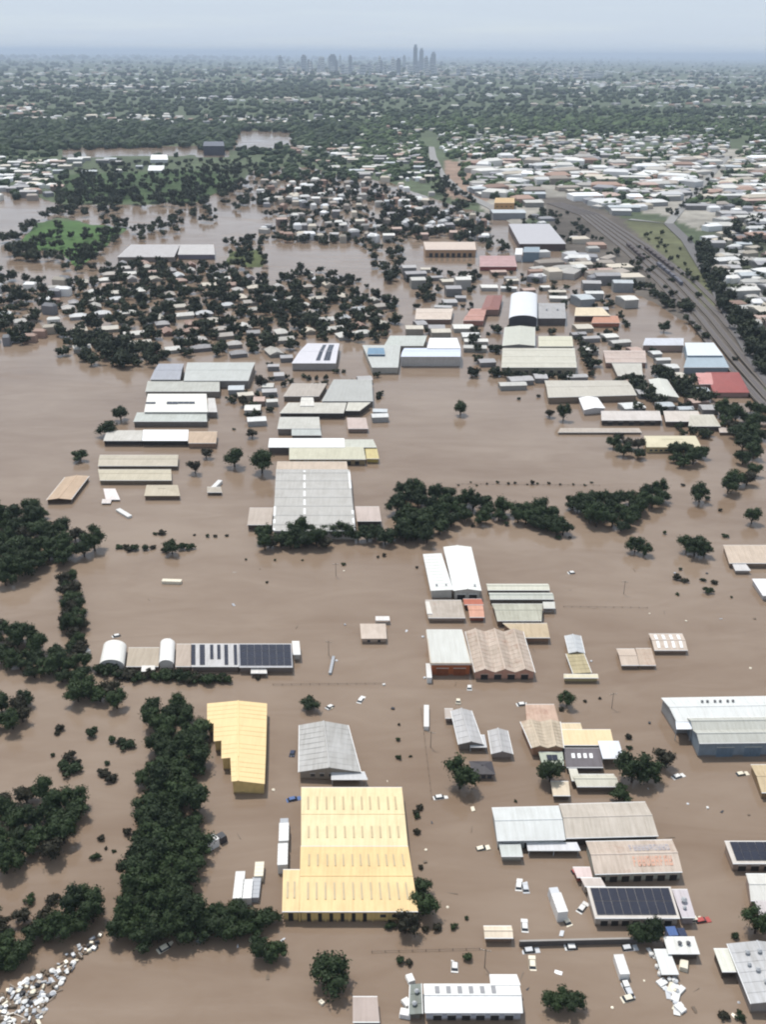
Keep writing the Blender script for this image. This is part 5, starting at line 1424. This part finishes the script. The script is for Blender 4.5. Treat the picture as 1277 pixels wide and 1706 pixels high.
# ------------------------------------------------------------------ city skyline
TM = [metal(c, .1) for c in ((205, 208, 212), (180, 184, 192), (230, 230, 228), (150, 154, 164), (240, 238, 234))]
def tower(px, top, wpx, label, group=None, mi=None, basey=None):
    by = basey or rng.uniform(112, 126)
    p = at(px, by, 0); dist = p.y
    H = (by - top) / FOC * math.cos(PITCH) ** 2 * dist / 1.0
    wd = wpx * dist / (FOC / math.cos(PITCH)) * .98
    t = empty('tower', (p.x, p.y, 0), label, 'tower', group)
    mt_ = TM[rng.randrange(len(TM))] if mi is None else TM[mi]
    mb = MB(); mb.box(-wd / 2, wd / 2, -wd * .4, wd * .4, -3, H * .9); put('shaft', mb.mesh('shaft', mt_), t)
    mb = MB(); mb.box(-wd * .32, wd * .32, -wd * .26, wd * .26, H * .9, H); put('crown', mb.mesh('crown', mt_), t)
    n = max(3, int(H / 22))
    mb = MB()
    for i in range(n):
        z = H * .9 * (i + .5) / n; mb.box(-wd * .503, wd * .503, -wd * .403, wd * .403, z, z + H * .9 / n * .35)
    put('window_band', mb.mesh('window_band', plain('tower_glazing', (.22, .25, .29), .2, .6)), t)
tower(692, 74, 7, 'tallest slender tower of the distant skyline', None, 3, 120)
tower(702, 80, 7, 'second tallest tower, just right of the tallest one', None, 1, 119)
tower(722, 86, 8, 'broad tower at the right end of the central skyline group', None, 1, 120)
tower(555, 90, 12, 'broad dark tower in the left group of the skyline', None, 3, 120)
tower(507, 91, 9, 'dark tower standing left of the skyline group', None, 1, 121)
tower(655, 96, 6, 'pale tower left of the tallest tower', None, 4, 122)
tower(978, 116, 12, 'pale broad block alone at the right of the skyline', None, 4, 134)
for i in range(46):
    x = rng.choice((rng.gauss(690, 42), rng.gauss(620, 70), rng.gauss(545, 45)))
    tower(x, rng.uniform(91, 110), rng.uniform(3.5, 8), 'hazy high-rise in the crowded middle of the distant skyline', 'distant high-rises')
for i in range(40):
    tower(rng.gauss(640, 80), rng.uniform(104, 116), rng.uniform(4, 9), 'low pale block at the foot of the distant skyline', 'low blocks of the skyline', rng.choice((0, 2, 4)), rng.uniform(118, 128))
for i in range(16):
    tower(rng.uniform(860, 1020), rng.uniform(106, 122), rng.uniform(4, 8), 'hazy mid-rise block right of the central skyline', 'distant mid-rise blocks', 4 if rng.random() < .5 else 2, rng.uniform(126, 134))

# ------------------------------------------------------------------ vehicles, walls, poles, debris
PAINT = {c: plain('paint_' + c, v, .35, .5, .06) for c, v in dict(white=(.64, .63, .61), cream=(.66, .60, .48), blue=(.06, .11, .26), grey=(.34, .35, .37), red=(.36, .06, .05), black=(.03, .03, .035), silver=(.50, .51, .53), navy=(.02, .03, .07), brown=(.13, .095, .065)).items()}
def heading(a, b):
    p, q = at(*a, 1.5), at(*b, 1.5)
    return (p + q) / 2, math.atan2(q.y - p.y, q.x - p.x), (q - p).length
def trailer(a, b, wd, top, col, label, group=None, cab=None):
    """box body on wheels standing in the water, from pixel a (rear) to b (front)"""
    c, rot, L = heading(a, b)
    t = empty('semi_trailer', (c.x, c.y, 0), label, 'truck' if cab else 'trailer', group)
    t.rotation_euler.z = rot
    cl = 2.2 if cab else 0
    x0, x1 = -L / 2, L / 2 - cl - (.5 if cab else 0)
    mb = MB(); mb.box(x0, x1, -wd / 2, wd / 2, -.9, top - .06); put('cargo_box', mb.mesh('cargo_box', PAINT[col]), t)
    mb = MB(); mb.box(x0 - .04, x1 + .04, -wd / 2 - .04, wd / 2 + .04, top - .06, top)
    n = max(3, int((x1 - x0) / 1.2))
    for i in range(n + 1):
        x = x0 + (x1 - x0 - .1) * i / n; mb.box(x, x + .1, -wd / 2 - .02, wd / 2 + .02, top + .001, top + .05)
    put('roof', mb.mesh('roof', PAINT['white' if col in ('white', 'silver') else col]), t)
    for sx in (x0 + 1.0, x0 + 2.2):
        for sy in (-1, 1):
            mb = MB(); mb.tube((sx, sy * (wd / 2 - .3), -1.2), (sx, sy * wd / 2, -1.2), .5, .5, 12); put('wheel', mb.mesh('wheel', M_TYRE), t)
    if cab:
        cx = L / 2 - cl
        mb = MB(); w2 = wd / 2 - .05
        mb.hexa([(cx, -w2, -.9), (L / 2, -w2, -.9), (L / 2, w2, -.9), (cx, w2, -.9), (cx, -w2 + .08, top - .5), (L / 2 - .45, -w2 + .1, top - .5), (L / 2 - .45, w2 - .1, top - .5), (cx, w2 - .08, top - .5)])
        cb = put('cab', mb.mesh('cab', PAINT[cab]), t)
        mb = MB()
        mb.hexa([(L / 2 - .20, -w2 + .15, .55), (L / 2 - .10, -w2 + .15, .55), (L / 2 - .10, w2 - .15, .55), (L / 2 - .20, w2 - .15, .55), (L / 2 - .46, -w2 + .18, top - .62), (L / 2 - .36, -w2 + .18, top - .62), (L / 2 - .36, w2 - .18, top - .62), (L / 2 - .46, w2 - .18, top - .62)])
        put('windscreen', mb.mesh('windscreen', M_GLASS), cb)
    return t
CARM = {}
def car(x, y, rot, col, label, group=None, sink=.55):
    p = at(x, y, .4)
    t = empty('car', (p.x, p.y, -sink), label, 'car', group)
    t.rotation_euler = (rng.gauss(0, .05), rng.gauss(0, .07), rot)
    if 'g' not in CARM:
        mb = MB()
        mb.hexa([(-.55, -.72, .92), (1.05, -.72, .92), (1.05, .72, .92), (-.55, .72, .92)][:0] or [(-1.75, -.78, .9), (.95, -.78, .9), (.95, .78, .9), (-1.75, .78, .9), (-1.35, -.62, 1.38), (.35, -.62, 1.38), (.35, .62, 1.38), (-1.35, .62, 1.38)])
        CARM['g'] = mb.mesh('windows', M_GLASS)
        for sx in (0,):
            mb = MB(); mb.tube((0, -.1, 0), (0, .1, 0), .32, .32, 12); CARM['w'] = mb.mesh('wheel', M_TYRE)
    if col not in CARM:
        mb = MB()
        mb.hexa([(-2.2, -.85, .3), (2.2, -.85, .3), (2.2, .85, .3), (-2.2, .85, .3), (-2.15, -.84, .9), (2.05, -.82, .78), (2.05, .82, .78), (-2.15, .84, .9)])
        mr = MB(); mr.hexa([(-1.36, -.64, 1.381), (.36, -.64, 1.381), (.36, .64, 1.381), (-1.36, .64, 1.381), (-1.25, -.58, 1.46), (.25, -.58, 1.46), (.25, .58, 1.46), (-1.25, .58, 1.46)])
        CARM[col] = (mb.mesh('body', PAINT[col]), mr.mesh('roof', PAINT[col]))
    put('body', CARM[col][0], t); put('windows', CARM['g'], t); put('roof', CARM[col][1], t)
    for sx in (-1.35, 1.35):
        for sy in (-.8, .8): put('wheel', CARM['w'], t, (sx, sy, .32))
trailer((473, 1408), (474, 1366), 2.5, 3.0, 'white', 'far white truck of two nose-to-tail left of the huge yellow warehouse', cab='grey')
trailer((471, 1448), (472, 1412), 2.5, 3.0, 'white', 'near white trailer of two nose-to-tail left of the huge yellow warehouse')
trailer((343, 1408), (376, 1390), 2.4, 2.6, 'white', 'white-topped truck slanting out of the dark tree belt', cab='black')
trailer((396, 1500), (401, 1455), 2.3, 2.2, 'white', 'leftmost white trailer of the group by the spur')
trailer((411, 1500), (414, 1468), 2.3, 2.2, 'white', 'second white trailer of the group by the spur')
trailer((424, 1496), (428, 1462), 2.1, 1.6, 'grey', 'grey cluttered trailer of the group by the spur')
trailer((431, 1462), (433, 1438), 2.2, 2.0, 'cream', 'cream trailer behind the grey one by the spur')
trailer((938, 1528), (921, 1482), 2.5, 3.2, 'white', 'big white truck pointing away, left of the solar panelled roof', cab='silver')
trailer((711, 1210), (711, 1174), 1.5, 1.4, 'white', 'thin white trailer standing alone left of the grey gabled roofs')
trailer((716, 1132), (714, 1108), 1.6, 2.2, 'white', 'white trailer parked against the orange brick workshop')
trailer((1042, 1625), (1031, 1592), 2.2, 1.9, 'white', 'white trailer leading the broken white line, bottom right')
trailer((1112, 1556), (1146, 1554), 2.6, 2.4, 'blue', 'submerged blue truck behind the white square roof', cab='navy')
trailer((550, 1118), (556, 1090), .9, .8, 'grey', 'slim grey pontoon beside a leaning pole')
trailer((302, 966), (270, 965), 2.0, 1.2, 'cream', 'long pinkish white pontoon alone in the left water')
trailer((216, 858), (196, 846), 2.2, 1.0, 'white', 'floating white strip right of the drowned white slab')
trailer((145, 1086), (136, 1078), 2.6, 1.6, 'white', 'small white van beside the straight tree row')
trailer((367, 800), (355, 812), 2.2, 1.6, 'white', 'white van top beside the small dark-fronted shed')
cars = [(866, 1472, 1.4, 'white', 'white car left of two beside the big white truck'), (876, 1476, 1.6, 'silver', 'silver car right of two beside the big white truck'),
        (944, 1530, 1.9, 'cream', 'cream car just behind the big white truck'), (972, 1510, .9, 'white', 'white car near the left corner of the solar panelled roof'), (875, 1540, 1.5, 'white', 'white car above the submerged wall'),
        (956, 1576, .1, 'white', 'white car against the submerged wall'), (1050, 1578, .1, 'silver', 'long silver car at the right end of the submerged wall'), (886, 1582, .1, 'silver', 'grey car below the left end of the submerged wall'),
        (888, 1602, 1.5, 'cream', 'cream car below the grey one by the wall'), (1043, 1636, 1.7, 'white', 'second vehicle in the broken white line, bottom right'), (1047, 1648, 1.8, 'silver', 'third vehicle in the broken white line, bottom right'),
        (1051, 1661, .3, 'cream', 'last vehicle in the broken white line, bottom right'), (758, 1606, 1.5, 'white', 'white car alone above the bright white bottom shed'), (276, 1576, .7, 'cream', 'cream car at the foot of the dark tree belt'),
        (735, 1327, .2, 'white', 'small white car top near the charcoal house'), (872, 1172, .2, 'white', 'white car at the back of the tan workshop'), (783, 1143, 1.5, 'white', 'white car in front of the rusty three-bay warehouse'),
        (764, 1166, 1.5, 'cream', 'cream car behind the grey gabled roofs'), (1132, 1292, .4, 'white', 'white car top below the olive tree'), (1238, 1288, .2, 'cream', 'cream car below the grey-blue warehouse'),
        (602, 1164, 1.2, 'white', 'white car top in the open water left of the thin trailer'), (552, 1176, .8, 'white', 'white car behind the plain grey shed, near a small tree'), (1160, 1530, .2, 'cream', 'cream car at the right end of the solar panelled roof'),
        (1172, 1532, .2, 'red', 'dark red car at the right end of the solar panelled roof'), (964, 1450, .3, 'red', 'red truck top by the lettered workshop'), (955, 953, .3, 'white', 'white car top in the wide right water'),
        (805, 1412, .2, 'cream', 'cream van at the left end of the long warehouse'), (490, 1330, .3, 'blue', 'blue vehicle behind the left corner of the huge yellow warehouse'), (488, 1252, 1.5, 'navy', 'dark blue vehicle left of the plain grey shed'),
        (196, 1058, .5, 'white', 'white drum-like vehicle top behind the wide arched shed'), (338, 1560, 1.0, 'silver', 'silver car at the right foot of the tree belt')]
for x, y, r_, c, lb in cars: car(x, y, r_, c, lb, sink=.78)
# white jumble of tanks and boxes, bottom right
jr = random.Random(5)
for i in range(34):
    t = jr.random(); x = 1095 + 40 * t + jr.uniform(-16, 18) * (1 - .5 * t); y = 1588 + 95 * t + jr.uniform(-6, 6)
    p = at(x, y, .4); kind = jr.choice(('crate', 'panel', 'drum'))
    col = jr.choice(('white', 'white', 'white', 'silver', 'grey', 'cream'))
    o = None
    mb = MB()
    if kind == 'crate': a, b, h = jr.uniform(.7, 1.8), jr.uniform(.6, 1.2), jr.uniform(.5, 1.4); mb.box(-a, a, -b, b, -.4, h); [mb.box(-a - .04, a + .04, -b - .04, b + .04, q * h - .06, q * h + .06) for q in (.25, .75)]
    elif kind == 'panel': a, b = jr.uniform(1.0, 2.6), jr.uniform(.7, 1.5); mb.hexa([(-a, -b, 0), (a, -b, .1), (a, b, .3), (-a, b, .2), (-a, -b, .1), (a, -b, .2), (a, b, .4), (-a, b, .3)]); mb.box(-a, a, -.08, .08, -.2, .12)
    else: mb.tube((0, 0, -.4), (0, 0, 1.0), .7, .7, 12); mb.tube((0, 0, 1.0), (0, 0, 1.15), .45, .4, 12)
    o = put(('loose_board' if kind == 'panel' else kind), mb.mesh('debris_' + kind, PAINT[col]), None, p); o.location.z = 0; o.rotation_euler.z = jr.uniform(0, 3.14); o.scale = (.7, .7, .7)
    cn = {'silver': 'silvery'}.get(col, col)
    tag(o, '%s %s in the jumble below the white square roof' % (cn, {'crate': 'crate', 'panel': 'flat board', 'drum': 'drum'}[kind]), ('board' if kind == 'panel' else kind), 'jumble below the white square roof')
building('shed', 'white tilted roof sheet over the jumble, left of the white square roof', 'shed', [
    Seg(1622, 1103, 1132, 1584, 1090, 1116, 2.4, 't', 'k', .5, (228, 230, 228), (160, 156, 150), open=True, dirt=.1)])
# debris raft, bottom left: bags, boxes, panels and drums driven against the bank
raft = [(172, 1552), (120, 1580), (80, 1612), (30, 1640), (-30, 1670), (-30, 1760), (60, 1725), (72, 1690), (100, 1640), (130, 1602), (166, 1572)]
DM = {}
def dmesh(kind, col):
    if (kind, col) in DM: return DM[(kind, col)]
    r = random.Random(kind + col); mb = MB()
    if kind == 'crate': mb.box(-.6, .6, -.45, .45, -.3, .6); mb.box(-.64, .64, -.49, .49, .35, .45); mb.box(-.64, .64, -.49, .49, 0, .1)
    elif kind == 'panel': mb.hexa([(-1.2, -.6, .05), (1.2, -.6, .2), (1.2, .6, .45), (-1.2, .6, .3), (-1.2, -.6, .12), (1.2, -.6, .27), (1.2, .6, .52), (-1.2, .6, .37)]); mb.box(-1.1, 1.1, -.05, .05, -.2, .2)
    elif kind == 'plank': mb.hexa([(-2.2, -.14, 0), (2.2, -.14, .25), (2.2, .14, .25), (-2.2, .14, 0), (-2.2, -.14, .12), (2.2, -.14, .37), (2.2, .14, .37), (-2.2, .14, .12)])
    elif kind == 'drum': mb.tube((-.8, 0, .2), (.8, 0, .3), .42, .42, 10); mb.tube((-.84, 0, .2), (-.8, 0, .2), .3, .3, 10); mb.tube((.1, 0, .256), (.2, 0, .262), .45, .45, 10)
    else:
        n = 9
        for j in range(3):
            r0, r1 = (.3, .75, .8, .2)[j], (.3, .75, .8, .2)[j + 1]
            mb.tube((r.uniform(-.06, .06), r.uniform(-.06, .06), -.2 + j * .3), (r.uniform(-.06, .06), r.uniform(-.06, .06), .1 + j * .3), r0, r1, n)
    DM[(kind, col)] = mb.mesh('debris', PAINT[col]); return DM[(kind, col)]
KN = {'crate': 'crate', 'panel': 'flat board', 'drum': 'drum', 'sack': 'bulging sack', 'plank': 'long plank'}
for (x, y) in scatter(raft, 300, 4.0):
    p = at(x, y, .3); kind = jr.choice(('crate', 'panel', 'drum', 'sack', 'sack', 'plank')); col = jr.choice(('white', 'white', 'silver', 'grey', 'cream', 'black', 'grey', 'brown', 'brown') if rng.random() < .96 else ('cream', 'black'))
    if kind == 'plank': col = 'brown'
    o = put(('loose_board' if kind == 'panel' else kind), dmesh(kind, col), None, (p.x, p.y, jr.uniform(-.05, .35)))
    s = jr.uniform(.4, .95); o.scale = (s, s, s); o.rotation_euler = (jr.gauss(0, .12), jr.gauss(0, .12), jr.uniform(0, 6.28))
    tag(o, '%s %s in the debris raft at the bottom left' % ({'silver': 'silvery'}.get(col, col), KN[kind]), ('board' if kind == 'panel' else kind), 'debris raft at the bottom left')
for (x, y, s, c, lb) in ((640, 1140, .6, 'white', 'left of the orange brick workshop, upper'), (655, 1180, .7, 'black', 'left of the thin white trailer'), (575, 1040, .5, 'grey', 'above the leaning pole'), (980, 1265, .7, 'cream', 'near the dark grey low roof'),
                         (720, 1650, 1.0, 'white', 'top left of the bright white bottom shed'), (684, 1632, 1.4, 'white', 'behind the grey-green lean-to'), (678, 1672, 1.4, 'white', 'left of the grey-green lean-to'), (676, 1690, 1.6, 'white', 'at the foot of the grey-green lean-to'),
                         (1140, 1610, 1.6, 'cream', 'right of the jumble'), (1180, 1345, .5, 'white', 'in the right brown water'), (1022, 1308, 1.2, 'white', 'right of the long pale cream roof'), (420, 1566, .8, 'cream', 'below the spur trees'), (536, 1670, .8, 'cream', 'below the big round tree')):
    p = at(x, y, .3); o = put('crate', dmesh('crate', c), None, (p.x, p.y, 0)); o.scale = (s * 1.2,) * 3; o.rotation_euler.z = jr.uniform(0, 3)
    tag(o, '%s floating crate %s' % (c, lb), 'crate', 'stray floating crates')
# submerged wall
P0, P1 = at(866, 1571, 1), at(1075, 1566, 1)
mb = MB(); n = Vector((0, .15, 0))
mb.hexa([Vector((P0.x, P0.y, -2)) - n, Vector((P1.x, P1.y, -2)) - n, Vector((P1.x, P1.y, -2)) + n, Vector((P0.x, P0.y, -2)) + n, Vector((P0.x, P0.y, 1.6)) - n, Vector((P1.x, P1.y, 1.6)) - n, Vector((P1.x, P1.y, 1.6)) + n, Vector((P0.x, P0.y, 1.6)) + n])
wl = empty('boundary_wall', (0, 0, 0), 'dark half-submerged wall running across the bottom right water', 'wall')
put('wall_panel', mb.mesh('wall_panel', plain('dark_block', (.10, .09, .085), .9, .1)), wl)
mb = MB(); n = Vector((0, .24, 0))
mb.hexa([Vector((P0.x, P0.y, 1.603)) - n, Vector((P1.x, P1.y, 1.603)) - n, Vector((P1.x, P1.y, 1.603)) + n, Vector((P0.x, P0.y, 1.603)) + n, Vector((P0.x, P0.y, 1.72)) - n, Vector((P1.x, P1.y, 1.72)) - n, Vector((P1.x, P1.y, 1.72)) + n, Vector((P0.x, P0.y, 1.72)) + n])
put('coping', mb.mesh('coping', plain('grey_coping', (.30, .28, .26), .9, .1)), wl)
# power poles
def pole_meshes():
    mb = MB(); mb.tube((0, 0, -3), (0, 0, 6), .13, .09, 8); a = mb.mesh('shaft', M_WOOD)
    mb = MB(); mb.box(-1.2, 1.2, -.06, .06, 5.4, 5.52); b = mb.mesh('crossarm', M_WOOD)
    mb = MB(); [mb.tube((x, 0, 5.52), (x, 0, 5.7), .06, .05, 6) for x in (-1.1, -.5, .5, 1.1)]; c = mb.mesh('insulator', M_WHITE)
    return a, b, c
PM = pole_meshes()
poles = [(548, 1092, 'beside the slim grey pontoon'), (718, 1245, 'below the thin white trailer'), (808, 1612, 'left of the bright white bottom shed'), (560, 960, 'in the open water above the small hut'), (1040, 990, 'in the wide right-hand water'), (1020, 1180, 'behind the tan workshop cluster')]
for x, y, lb in poles:
    p = at(x, y, 0); t = empty('power_pole', (p.x, p.y, 0), 'thin timber power pole standing ' + lb, 'power pole', 'power poles standing in the flood')
    t.rotation_euler.z = rng.uniform(-.4, .4)
    for nm, me in zip(('shaft', 'crossarm', 'insulator'), PM): put(nm, me, t)

# drifting bits scattered over the near water
for (x, y) in scatter([(250, 900), (1277, 900), (1277, 1706), (480, 1706), (340, 1580), (340, 1150), (200, 1150)], 110, 14):
    p = at(x, y, 0)
    if near_built(p.x, p.y, 1): continue
    kind = jr.choice(('plank', 'plank', 'crate', 'sack', 'panel')); col = 'brown' if kind == 'plank' else jr.choice(('grey', 'cream', 'silver', 'black', 'brown'))
    o = put('loose_board' if kind == 'panel' else kind, dmesh(kind, col), None, (p.x, p.y, -.12)); q = jr.uniform(.35, .8); o.scale = (q, q, q); o.rotation_euler.z = jr.uniform(0, 6.28)
    zone = 'upper middle water' if y < 1140 and x < 760 else 'upper right water' if y < 1140 else 'lower middle water' if x < 800 else 'lower right water'
    tag(o, '%s %s drifting in the %s' % ({'silver': 'silvery'}.get(col, col), KN[kind], zone), 'board' if kind == 'panel' else kind, 'bits drifting in the ' + zone)
# drowned fences: posts and a top rail just above the water
def fence(a, b, label):
    A_, B_ = at(*a, .4), at(*b, .4); L = (B_ - A_).length; d = (B_ - A_).normalized()
    t = empty('fence', (A_.x, A_.y, 0), label, 'fence'); t.rotation_euler.z = math.atan2(d.y, d.x)
    mb = MB(); mb.tube((0, 0, -1.5), (0, 0, .62), .07, .07, 6); pm = mb.mesh('post', M_FENCE)
    n = max(2, int(L / 3))
    for i in range(n + 1): put('post', pm, t, (L * i / n, 0, 0))
    mb = MB(); mb.tube((0, 0, .45), (L, 0, .45), .05, .05, 6); put('rail', mb.mesh('rail', M_FENCE), t)
M_FENCE = plain('muddy_steel', (.14, .11, .09), .8, .2)
fence((702, 1180), (720, 1330), 'drowned steel fence left of the grey gabled roofs')
fence((760, 806), (1000, 808), 'long drowned fence across the flooded field')
fence((620, 1585), (800, 1580), 'drowned fence below the huge yellow warehouse')
fence((455, 1140), (640, 1138), 'drowned fence behind the plain grey shed')
fence((940, 1010), (1080, 1012), 'drowned fence right of the three stacked roofs')

# ------------------------------------------------------------------ haze
mb = MB(); mb.box(-60000, 60000, -2500, 110000, -6, 305)
hz = put('haze', mb.mesh('haze', None) if False else None)
bpy.data.objects.remove(hz)
hm = bpy.data.materials.new('haze_air'); hm.use_nodes = True
hn = hm.node_tree.nodes; hn.clear()
ho = hn.new('ShaderNodeOutputMaterial'); pv = hn.new('ShaderNodeVolumePrincipled')
pv.inputs['Color'].default_value = (0.70, 0.82, 0.98, 1)
pv.inputs['Density'].default_value = 5.2e-5
pv.inputs['Anisotropy'].default_value = 0.0
hm.node_tree.links.new(pv.outputs[0], ho.inputs['Volume'])
hz = put('haze', mb.mesh('haze', hm)); hz['kind'] = 'stuff'
tag(hz, 'pale blue haze thickening towards the horizon', 'haze')

# ------------------------------------------------------------------ look-alikes told apart by their order from the left
_by = {}
for o in scene.objects:
    if o.parent is None and 'label' in o and 'group' in o: _by.setdefault((o['group'], o['label']), []).append(o)
for (g, lb), lst in _by.items():
    if 1 < len(lst) < len(ORD):
        lst.sort(key=lambda o: pix(o.location)[0])
        for i, o in enumerate(lst): o['label'] = '%s, %s from left' % (lb, ORD[i + 1])
